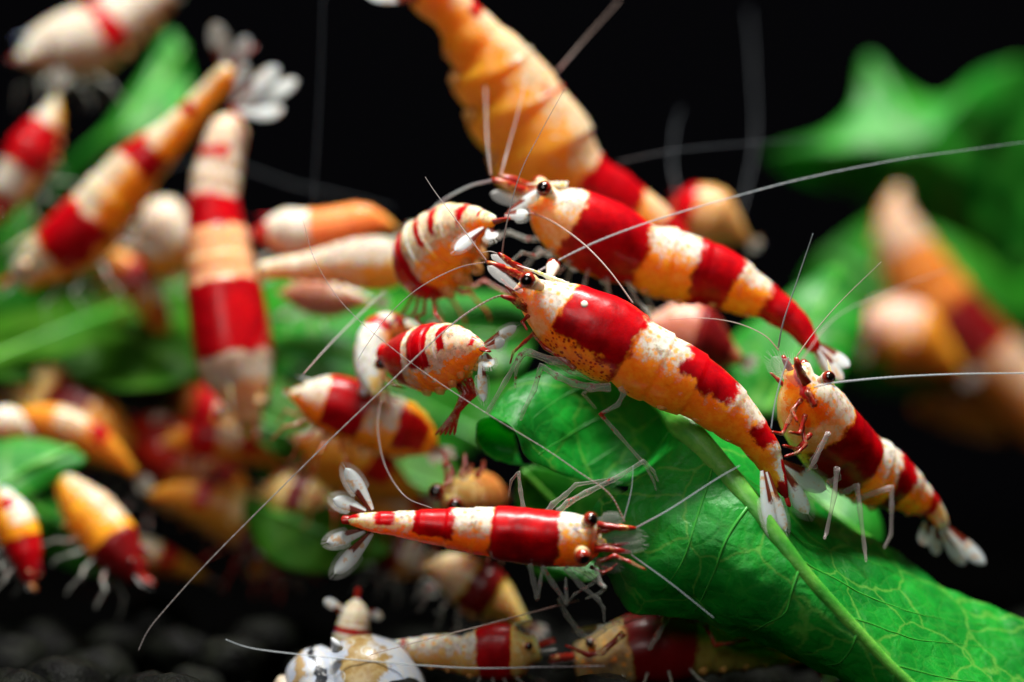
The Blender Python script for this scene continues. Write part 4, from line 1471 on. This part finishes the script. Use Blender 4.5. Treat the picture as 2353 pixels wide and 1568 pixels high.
back('white shrimp with two dark red saddles, slanting beside the tall green leaf', ZA,
     [(-90, 1060, 60, 1190), (-50, 950, 120, 1080), (0, 850, 190, 980), (50, 740, 270, 880), (110, 630, 330, 760), (180, 540, 360, 640), (240, 455, 345, 520)], 25,
     [('W', -1, 2, 0, 0.6), ('R', -1, ZA(30, 1030), 0, 0.8), ('R', ZA(120, 880), ZA(245, 640), 0, 0.9)], 12.0, taper=True, roll=30, tone={'speck': 0.2})
back('pale shrimp with brownish belly and one red patch, high up beyond the tall green leaf', ZA,
     [(95, 270, 150, 330), (140, 195, 220, 370), (190, 140, 270, 390), (300, 75, 400, 400), (420, 30, 560, 380), (530, -30, 680, 270), (640, -100, 790, 160), (760, -170, 880, 60)], (27, 30),
     [('W', -1, 2, 0, 0.58), ('R', ZA(500, 180), ZA(600, 140), 0, 0.7)], 13.0, roll=10, eyes=False, tone={'speck': 0.1, 'base': (0.40, 0.19, 0.11), 'base2': (0.45, 0.25, 0.17), 'white': (0.62, 0.58, 0.50)})
back('white fronted shrimp with rough orange back, above the long white backed one', Z4,
     [(30, 240, 70, 400), (150, 185, 170, 440), (300, 190, 330, 440), (450, 175, 480, 410), (600, 118, 640, 390), (720, 165, 740, 360), (810, 250, 800, 340)], 18,
     [('W', -1, Z4(330, 310), 0, 0.7), ('R', -1, Z4(95, 310), 0, 1)], 14.0, taper=True, roll=5, tone={'base': (0.75, 0.20, 0.05), 'base2': (0.78, 0.28, 0.08), 'speck': 0.1})
back('long level shrimp with white back, yellow belly and dark eye', Z4,
     [(870, 370, 870, 540), (760, 335, 770, 620), (640, 335, 660, 630), (520, 355, 540, 610), (400, 395, 410, 590), (280, 430, 280, 580), (160, 450, 160, 570), (60, 475, 60, 570)], 14,
     [('W', -1, 2, 0, 0.52), ('Y', 0.3, 2, 0.5, 0.8)], 15.0, roll=5, tone={'speck': 0.05, 'base': (0.80, 0.42, 0.03), 'base2': (0.82, 0.5, 0.05), 'white': (0.64, 0.58, 0.49)}, legs=False, fan=False)
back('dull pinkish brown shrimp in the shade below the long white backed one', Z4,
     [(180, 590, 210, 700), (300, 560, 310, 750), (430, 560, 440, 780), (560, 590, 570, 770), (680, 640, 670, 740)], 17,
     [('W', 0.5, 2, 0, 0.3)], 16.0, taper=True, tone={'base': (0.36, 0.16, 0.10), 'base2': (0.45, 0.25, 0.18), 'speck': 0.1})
back('white and amber shrimp half hidden behind the upright one', ZA,
     [(700, 1180, 720, 1380), (780, 1080, 800, 1460), (880, 1030, 900, 1470), (980, 1060, 990, 1440), (1060, 1120, 1060, 1360)], 25,
     [('W', -1, 2, 0, 0.62)], 17.0, taper=True, tone={'speck': 0.1, 'white': (0.64, 0.56, 0.47)})
back('beige headed shrimp with a maroon shoulder and amber tail, deep in the heap', ZB,
     [(20, 560, 80, 700), (110, 450, 130, 800), (220, 440, 230, 880), (330, 520, 330, 940), (450, 590, 440, 1000), (580, 610, 560, 1080), (700, 660, 650, 1060), (800, 740, 740, 900)], 24,
     [('Y', -1, ZB(230, 680), 0, 0.7), ('D', ZB(235, 680), ZB(420, 780), 0, 1)], 18.0, taper=True, tone={'base': (0.55, 0.20, 0.02), 'base2': (0.62, 0.28, 0.05), 'speck': 0.1})
back('rounded dark red shrimp, darker below, at the bottom of the heap', ZB,
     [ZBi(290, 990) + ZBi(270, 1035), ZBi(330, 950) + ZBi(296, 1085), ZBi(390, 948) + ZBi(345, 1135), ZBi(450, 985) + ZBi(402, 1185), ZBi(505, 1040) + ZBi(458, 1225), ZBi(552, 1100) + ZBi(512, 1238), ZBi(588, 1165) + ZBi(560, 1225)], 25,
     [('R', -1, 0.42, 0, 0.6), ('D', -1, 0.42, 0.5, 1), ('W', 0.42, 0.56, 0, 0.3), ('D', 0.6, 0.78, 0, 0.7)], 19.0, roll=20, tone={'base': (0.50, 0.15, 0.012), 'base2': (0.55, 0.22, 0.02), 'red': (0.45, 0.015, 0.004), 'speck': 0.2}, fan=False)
back('amber shrimp with a dark eye turned towards the pellets, at the foot of the heap', ZB,
     [ZBi(690, 1235) + ZBi(672, 1290), ZBi(650, 1180) + ZBi(622, 1292), ZBi(590, 1138) + ZBi(562, 1272), ZBi(520, 1115) + ZBi(497, 1235), ZBi(450, 1105) + ZBi(434, 1195), ZBi(395, 1112) + ZBi(382, 1165), ZBi(350, 1128) + ZBi(342, 1150)], 21,
     [('D', 0.16, 0.36, 0, 0.8), ('Y', 0.36, 0.5, 0, 0.4), ('R', 0.62, 0.72, 0, 0.5)], 20.0, roll=15, tone={'base': (0.52, 0.19, 0.012), 'base2': (0.58, 0.28, 0.04), 'speck': 0.2}, fan=False, legmat=M_LEGR)
back('small salmon pink shrimp on the soil at the foot of the heap', ZB,
     [(1640, 1440, 1620, 1540), (1560, 1390, 1540, 1540), (1470, 1370, 1450, 1520), (1400, 1400, 1380, 1490)], 20,
     [('Y', -1, 2, 0, 0.3)], 21.0, taper=True, tone={'base': (0.70, 0.22, 0.14), 'base2': (0.74, 0.32, 0.22), 'speck': 0.1})
back('shrimp lying slantwise on the soil with pale back, amber side and dark red head', ZB,
     [(830, 1480, 560, 1590), (750, 1380, 480, 1500), (680, 1280, 420, 1410), (600, 1185, 350, 1330), (490, 1075, 280, 1220), (400, 1005, 235, 1120), (320, 965, 240, 1045)], (14, 17),
     [('W', ZB(560, 1360), 2, 0, 0.36), ('D', -1, ZB(600, 1400), 0, 1)], 22.0, taper=True, roll=10, tone={'speck': 0.1, 'white': (0.64, 0.50, 0.36), 'base': (0.72, 0.26, 0.02)})
back('cream backed shrimp with a dark red front, next to the green leaf end', ZB,
     [(230, 1530, 80, 1620), (210, 1400, 50, 1510), (185, 1270, 0, 1410), (140, 1170, -40, 1310), (80, 1090, -80, 1200), (10, 1050, -100, 1110)], (13, 15),
     [('W', ZB(90, 1330), 2, 0, 0.45), ('R', -1, ZB(110, 1390), 0, 1), ('R', ZB(40, 1250), ZB(10, 1200), 0.2, 0.5)], 23.0, taper=True, roll=10, tone={'speck': 0.2})
back('white and salmon shrimp at the frame edge above the green leaf end', ZB,
     [(140, 760, 130, 870), (60, 690, 60, 890), (-30, 700, -30, 900), (-110, 760, -100, 880)], 18,
     [('W', -1, 2, 0, 0.45)], 24.0, taper=True, tone={'base': (0.75, 0.28, 0.16), 'base2': (0.78, 0.4, 0.28), 'speck': 0.1})
s20 = back('brownish orange shrimp facing out with two black eyes, behind the shrimp seen from above', Z7,
           [(350, 530, 420, 740, 6.5), (400, 470, 480, 800, 7.5), (500, 420, 600, 850, 9), (620, 400, 720, 860, 11), (740, 430, 830, 840, 13), (830, 520, 880, 760, 15)], 8,
           [('Y', -1, 0.3, 0, 0.5), ('S', 0.2, 0.9, 0.1, 1)], 25.0, taper=True, roll=20, tone={'base': (0.50, 0.17, 0.03), 'base2': (0.58, 0.28, 0.08)}, legmat=M_LEGR)
s20.eye(P(*Z7(315, 570), 6.2), .48, P(*Z7(360, 600), 7), M_STALK)
s20.eye(P(*Z7(460, 668), 5.6), .46, P(*Z7(455, 630), 6.6), M_STALK)
for x0, y0, x1, y1 in ((380, 520, 360, 330), (420, 500, 400, 300), (520, 450, 600, 330), (640, 430, 700, 300), (380, 350, 340, 200), (500, 430, 540, 240)):
    s20.leg(q3(Z7, [(x0, y0), ((x0 + x1) / 2 + 25, (y0 + y1) / 2), (x1, y1)], (6.5, 7.5)), .16, .08, M_LEGR)
back('cream, dark red and yellow shrimp low in the shade below the one seen from above', ZU,
     [(975, 1285, 990, 1325), (1020, 1262, 1030, 1360), (1080, 1272, 1070, 1405), (1140, 1305, 1115, 1440), (1190, 1355, 1160, 1460), (1225, 1410, 1200, 1460)], 13,
     [('W', -1, 0.35, 0, 0.8), ('D', 0.38, 0.62, 0, 0.8), ('Y', 0.65, 2, 0, 0.5)], 26.0, taper=True, tone={'base': (0.42, 0.28, 0.03), 'base2': (0.45, 0.34, 0.06), 'white': (0.6, 0.5, 0.32)})
s22 = back('pale shrimp with a red shoulder and yellow face climbing off the snail shell', Z8,
           [(2040, 340, 2000, 560), (1960, 262, 1900, 670), (1850, 248, 1780, 690), (1740, 275, 1690, 680), (1640, 315, 1590, 660), (1540, 345, 1530, 640), (1420, 335, 1450, 610), (1300, 338, 1340, 590), (1180, 358, 1240, 565), (1080, 372, 1110, 530), (980, 415, 1000, 505), (890, 478, 915, 512)], 5.0,
           [('Y', -1, Z8(1900, 440), 0, 0.6), ('R', Z8(1890, 450), Z8(1640, 480), 0, 0.95), ('W', Z8(1640, 480), 2, 0, 0.5), ('R', Z8(1115, 450), Z8(1090, 445), 0, 0.4), ('R', Z8(920, 490), 2, 0, 0.6)],
           27.0, carap=Z8(1640, 480), roll=10, tone={'base': (0.75, 0.38, 0.06), 'base2': (0.78, 0.5, 0.16)}, fan=False, hi=1, wr=0.7)
s22.fin((*Z8(920, 505), 4.6), (*Z8(1050, 530), 4.2), .3, V((0, -1, .6)))
s22.fin((*Z8(900, 505), 4.8), (*Z8(880, 545), 4.2), .25, V((0, -1, .6)))
s22.telson((*Z8(845, 512), 5), .2)
s23 = back('grey cream shrimp tail standing straight up behind the snail shell', Z8,
           [(560, 720, 900, 720), (570, 600, 885, 600), (585, 470, 875, 460), (605, 350, 868, 340), (645, 220, 868, 215), (685, 140, 845, 140), (735, 100, 805, 100)], 8.5,
           [('W', -1, 2, 0, 1), ('R', Z8(740, 330), Z8(750, 290), 0, 0.75), ('R', -1, Z8(720, 430), 0, 0.9)], 28.0, roll=78, tone={'speck': 0.2, 'white': (0.70, 0.64, 0.52)}, eyes=False, gear=False, legs=False, fan=False, rost=0, hi=1)
s23.fin((*Z8(680, 170), 8.2), (*Z8(535, 95), 7.6), .30, V((0, -1, .4)))
s23.fin((*Z8(840, 170), 8.8), (*Z8(960, 215), 9.6), .30, V((0, -1, .4)))
s23.telson(ln=.8)
s24 = back('shrimp clinging under the big leaf, dark red shoulder, speckled olive body darkened for shade', Z9,
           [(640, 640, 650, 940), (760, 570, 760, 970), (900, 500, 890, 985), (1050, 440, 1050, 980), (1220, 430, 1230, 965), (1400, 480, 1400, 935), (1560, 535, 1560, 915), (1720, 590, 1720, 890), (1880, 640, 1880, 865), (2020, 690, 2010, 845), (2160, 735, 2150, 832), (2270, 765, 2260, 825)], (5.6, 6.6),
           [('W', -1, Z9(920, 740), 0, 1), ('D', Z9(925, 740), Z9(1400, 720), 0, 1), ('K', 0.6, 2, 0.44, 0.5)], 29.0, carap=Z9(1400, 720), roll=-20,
           tone={'base': (0.24, 0.17, 0.03), 'base2': (0.30, 0.22, 0.05), 'white': (0.42, 0.29, 0.13)}, hi=1)  # olive and cream tones darkened to stand in for the leaf's shadow
s24.leg(q3(Z9, [(1270, 360), (1200, 500), (1140, 620), (1075, 725)], 3.4), .18, .14)
s24.leg(q3(Z9, [(1420, 480), (1500, 560), (1560, 690), (1720, 665), (1900, 630)], 3.6), .17, .08, M_LEGR)
s24.leg(q3(Z9, [(1050, 460), (900, 510), (760, 560), (700, 560)], 3.4), .22, .12)
s24.leg(q3(Z9, [(760, 560), (650, 650), (580, 600), (480, 470), (420, 350)], 3.0), .22, .10)
s24.leg(q3(Z9, [(900, 600), (740, 740), (640, 760), (470, 690)], 3.0), .2, .1, M_LEGR)
s24.antenna(q3(ZU, [(1390, 1531), (1250, 1533), (1100, 1536), (950, 1528), (800, 1515), (650, 1500), (570, 1488), (518, 1470)], (3.4, 2)), .07, .03, M_ANTB)
s24.antenna(q3(ZU, [(1330, 1380), (1220, 1408), (1100, 1440), (980, 1470), (850, 1505)], (3.2, 1.5)), .055, .03, M_ANTR)
back('amber shrimp with pale back wedged under the red cheeked one', ZU,
     [(690, 985, 690, 1040), (740, 955, 735, 1100), (800, 965, 785, 1140), (860, 1005, 840, 1165), (920, 1055, 900, 1180), (975, 1105, 960, 1170)], 17,
     [('W', -1, 0.5, 0, 0.28), ('R', 0.55, 0.72, 0, 0.5)], 35.0, taper=True, tone={'base': (0.62, 0.22, 0.015), 'base2': (0.7, 0.32, 0.03), 'speck': 0.2}, legmat=M_LEGR)
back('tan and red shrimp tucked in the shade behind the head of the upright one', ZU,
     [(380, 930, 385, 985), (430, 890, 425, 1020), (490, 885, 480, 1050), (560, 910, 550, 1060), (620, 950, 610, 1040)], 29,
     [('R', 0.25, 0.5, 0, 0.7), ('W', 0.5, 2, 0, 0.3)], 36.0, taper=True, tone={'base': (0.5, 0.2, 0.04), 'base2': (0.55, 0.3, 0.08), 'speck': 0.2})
back('yellowish shrimp lying low between the leaf litter and the shrimp seen from above', ZU,
     [(590, 1120, 590, 1180), (640, 1085, 635, 1220), (700, 1090, 690, 1250), (760, 1130, 745, 1260), (810, 1180, 800, 1255)], 20,
     [('Y', -1, 2, 0, 0.4), ('D', 0.3, 0.45, 0, 0.7)], 37.0, taper=True, tone={'base': (0.45, 0.30, 0.02), 'base2': (0.5, 0.36, 0.05), 'speck': 0.2})
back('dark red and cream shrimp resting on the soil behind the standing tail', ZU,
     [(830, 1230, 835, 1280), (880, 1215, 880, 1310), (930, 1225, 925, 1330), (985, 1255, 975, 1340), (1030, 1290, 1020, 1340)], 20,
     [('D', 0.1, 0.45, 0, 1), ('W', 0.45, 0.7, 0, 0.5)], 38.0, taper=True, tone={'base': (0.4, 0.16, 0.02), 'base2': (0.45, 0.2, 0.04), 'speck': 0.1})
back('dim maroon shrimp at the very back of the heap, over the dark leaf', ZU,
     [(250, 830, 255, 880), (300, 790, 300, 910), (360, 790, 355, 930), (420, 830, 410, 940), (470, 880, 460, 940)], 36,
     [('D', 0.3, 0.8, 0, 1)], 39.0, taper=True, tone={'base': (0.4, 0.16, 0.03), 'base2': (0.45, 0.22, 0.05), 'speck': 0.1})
HEAP = [
    ('red and amber shrimp squeezed between the diagonal and the upright ones, head low', 330, 690, 62, 250, 42, 27, 'R'),
    ('amber shrimp with a cream band lying across the maroon shouldered one', 180, 1010, 25, 300, 50, 20, 'O'),
    ('dark red banded shrimp pointing into the green leaf end', 90, 900, -20, 240, 44, 27, 'D'),
    ('orange shrimp with red cheeks under the head of the upright one', 520, 1030, 12, 260, 44, 22, 'R'),
    ('dusky orange shrimp on the soil under the amber one', 330, 1290, 8, 280, 44, 25, 'D'),
    ('cream and orange shrimp lying behind the red cheeked one', 780, 900, 20, 230, 40, 22, 'O'),
    ('yellow bellied shrimp under the facing shrimp with black eyes', 930, 1180, 10, 240, 42, 18, 'O'),
    ('red shouldered shrimp low behind the tail fan of the one seen from above', 700, 1270, -14, 240, 40, 23, 'R'),
]
for q, (lab, cx, cy, an, ln, hw, dd, kd) in enumerate(HEAP):
    ca_, sa_ = math.cos(math.radians(an)), math.sin(math.radians(an))
    rows = []
    for f, k in ((-0.5, 0.35), (-0.40, 0.68), (-0.25, 0.95), (-0.08, 1.0), (0.08, 0.92), (0.22, 0.74), (0.36, 0.48), (0.5, 0.22)):
        bow = 26 * (4 * f * f - 0.4)
        x, y = cx + ca_ * f * ln - sa_ * bow, cy + sa_ * f * ln + ca_ * bow
        rows.append((x + sa_ * hw * k, y - ca_ * hw * k, x - sa_ * hw * k, y + ca_ * hw * k))
    back(lab, ZU, rows, dd, [(kd if kd != 'O' else 'R', 0.16, 0.42, 0, 0.75), ('W', 0.42, 0.62, 0, 0.34), ('R', 0.64, 0.76, 0, 0.5)] if kd != 'O' else [('W', 0.30, 0.52, 0, 0.4), ('R', 0.56, 0.70, 0, 0.4)],
         40.0 + q, roll=10 + 6 * q % 30, tone={'base': (0.58, 0.19, 0.012), 'base2': (0.64, 0.28, 0.03), 'white': (0.58, 0.47, 0.33), 'speck': 0.3}, legmat=M_LEGR)
# far and very soft
back('blurred orange and dark red shrimp slanting down from the lobed leaf, pale tail', ZU,
     [(2480, 940, 2380, 1040), (2400, 850, 2290, 960), (2310, 750, 2190, 880), (2230, 660, 2110, 790), (2165, 575, 2050, 690), (2115, 500, 2020, 590), (2090, 450, 2025, 510), (2085, 425, 2050, 450)], 43,
     [('W', 0.80, 2, 0, 0.8), ('D', 0.36, 0.56, 0, 0.7), ('W', 0.14, 0.34, 0, 0.4)], 30.0, roll=20, tone={'speck': 0.1, 'white': (0.58, 0.40, 0.28), 'base': (0.52, 0.15, 0.02), 'base2': (0.56, 0.22, 0.04)}, fan=False, legs=False)
back('blurred plain amber shrimp lying under the slanting orange and red one', ZU,
     [(2440, 890, 2430, 1000), (2340, 860, 2330, 1015), (2250, 860, 2240, 1005), (2170, 885, 2165, 985), (2110, 915, 2108, 960)], 46,
     [('D', 0.5, 0.7, 0, 0.4)], 31.0, roll=10, legs=False, tone={'speck': 0.1, 'base': (0.42, 0.14, 0.012), 'base2': (0.46, 0.18, 0.02)}, fan=False)
back('blurred pink and amber shrimp low among the green leaves', ZU,
     [(1990, 790, 1995, 850), (2030, 700, 2010, 850), (2090, 690, 2080, 870), (2160, 740, 2140, 890), (2220, 800, 2200, 900)], 39,
     [('W', -1, 0.5, 0, 0.45)], 32.0, taper=True, tone={'speck': 0.0, 'white': (0.72, 0.46, 0.36), 'base': (0.6, 0.2, 0.03)}, legs=False)
back('tan shrimp out of focus behind the arching red shrimp', ZU,
     [(1540, 450, 1545, 520), (1580, 420, 1585, 560), (1630, 425, 1630, 590), (1680, 460, 1680, 600), (1720, 510, 1715, 590)], 22,
     [('R', 0.0, 0.25, 0, 0.8)], 33.0, taper=True, tone={'base': (0.50, 0.25, 0.08), 'base2': (0.6, 0.36, 0.14)},
     ants=[([(1560, 450), (1545, 380), (1550, 300), (1565, 250)], (22, 26), .10, M_ANTF), ([(1680, 560), (1710, 450), (1735, 320), (1730, 150), (1720, 20)], (22, 34), .09, M_ANTF)])
back('red brown shrimp in the gap between the large shrimp and the arching one', ZU,
     [(1470, 715, 1480, 790), (1530, 690, 1535, 850), (1590, 690, 1600, 890), (1650, 720, 1655, 900), (1700, 770, 1700, 880)], 14,
     [('W', -1, 0.45, 0, 0.3), ('R', 0.5, 0.9, 0, 0.7)], 34.0, taper=True, tone={'base': (0.42, 0.11, 0.06), 'base2': (0.5, 0.2, 0.14), 'white': (0.7, 0.4, 0.32), 'red': (0.25, 0.01, 0.01), 'speck': 0})
s11.antenna(q3(ZU, [(500, 960), (700, 600), (722, 420), (735, 200), (742, 0)], (16, 14)), .07, .05, M_ANTF)
s10.antenna(q3(ZU, [(60, 660), (400, 380), (700, 430), (900, 480)], (24, 26)), .07, .04, M_ANTF)

# ------------------------------------------------------------------ the snail
def mat_shell():
    N = NT('snail_shell')
    co = N.coords()
    t, x = N.attr('t'), N.attr('x')
    n = N.noise(co, 0.5, 5, 0.6)
    n2 = N.noise(co, 2.0, 4, 0.6)
    xn = N.math('MULTIPLY_ADD', N.math('SUBTRACT', n, 0.5), 1.6, x)
    blue = N.mix(N.edge(n2, 0.4, 0.65), (0.40, 0.45, 0.54), (0.48, 0.48, 0.46))
    tan = N.mix(N.edge(n2, 0.42, 0.6), (0.30, 0.19, 0.06), (0.38, 0.28, 0.12))
    inside = N.math('MULTIPLY', N.edge(xn, -0.42, -0.34), N.edge(xn, 0.30, 0.18))
    col = N.mix(inside, blue, tan)
    cell = N.math('ABSOLUTE', N.math('SUBTRACT', N.voro(co, 0.9), 0.30))
    col = N.mix(N.math('MULTIPLY', N.math('MULTIPLY', N.edge(cell, 0.06, 0.02), inside), 0.75), col, (0.52, 0.52, 0.46))
    col = N.mix(N.math('MULTIPLY', N.edge(xn, 2.95, 3.0), N.edge(xn, 3.20, 3.14)), col, (0.012, 0.016, 0.022))
    col = N.mix(N.math('MULTIPLY', N.edge(xn, 2.35, 2.45), N.edge(xn, 2.75, 2.6)), col, (0.38, 0.26, 0.12))
    col = N.mix(N.math('MULTIPLY', N.edge(xn, 4.2, 4.4), 0.6), col, (0.50, 0.36, 0.18))
    nrm = N.bump(n2, 0.4, 0.1)
    return N.done(N.bsdf(col, 0.3, 0.5, 0.15, 0.3, normal=nrm))


sn = thing('snail', V((-9.2, 5.5, -20.6)), 'small snail with a white, tan and black swirled shell lying on the soil', 'snail')
b = MB()
for c_, r_, k_ in ((V((-8.0, 5.0, -19.3)), V((3.1, 3.0, 3.3)), 0.0), (V((-10.7, 4.7, -19.6)), V((2.2, 2.6, 3.0)), 3.0), (V((-12.3, 4.6, -20.0)), V((1.2, 1.7, 1.9)), 5.0)):
    nb = len(b.v)
    b.ball(V((0, 0, 0)), 1.0, 36, 24, V((1, 0, 0)))
    b.at.setdefault('x', [0.0] * nb)
    b.at['x'] += [0.0] * (len(b.v) - len(b.at['x']))
    for i in range(nb, len(b.v)):
        p = b.v[i]
        w_ = 1 + 0.05 * noise.noise(p * 1.5 + V((k_, 0, 0))) + 0.012 * math.sin(p.x * 14)
        q = V((p.x * r_.x, p.y * r_.y, p.z * r_.z)) * w_
        q.x += 0.35 * (1 - p.z * p.z)
        b.v[i] = c_ + q
        b.at['x'][i] = p.x + k_
b.build('shell', mat_shell(), sn)
b = MB()
b.tube([P(775, 1492, 3.0), P(770, 1478, 2.8), P(762, 1466, 2.6)], [.35, .22, .05], 8)
b.build('shell_spine', mat_plain('spine_white', (0.72, 0.76, 0.80), 0.4), sn)
b = MB()
b.tube([V((-12.5, 4.6, -20.7)), V((-11, 4.4, -20.6)), V((-8.5, 4.4, -20.5)), V((-6.6, 4.4, -20.7))], [.3, 1.2, 1.2, .3], 12)
b.build('foot', mat_plain('snail_foot', (0.10, 0.09, 0.07), 0.5, 0.4, 0.3), sn)

for o in sc.objects:
    if '_loc' in o:
        del o['_loc']
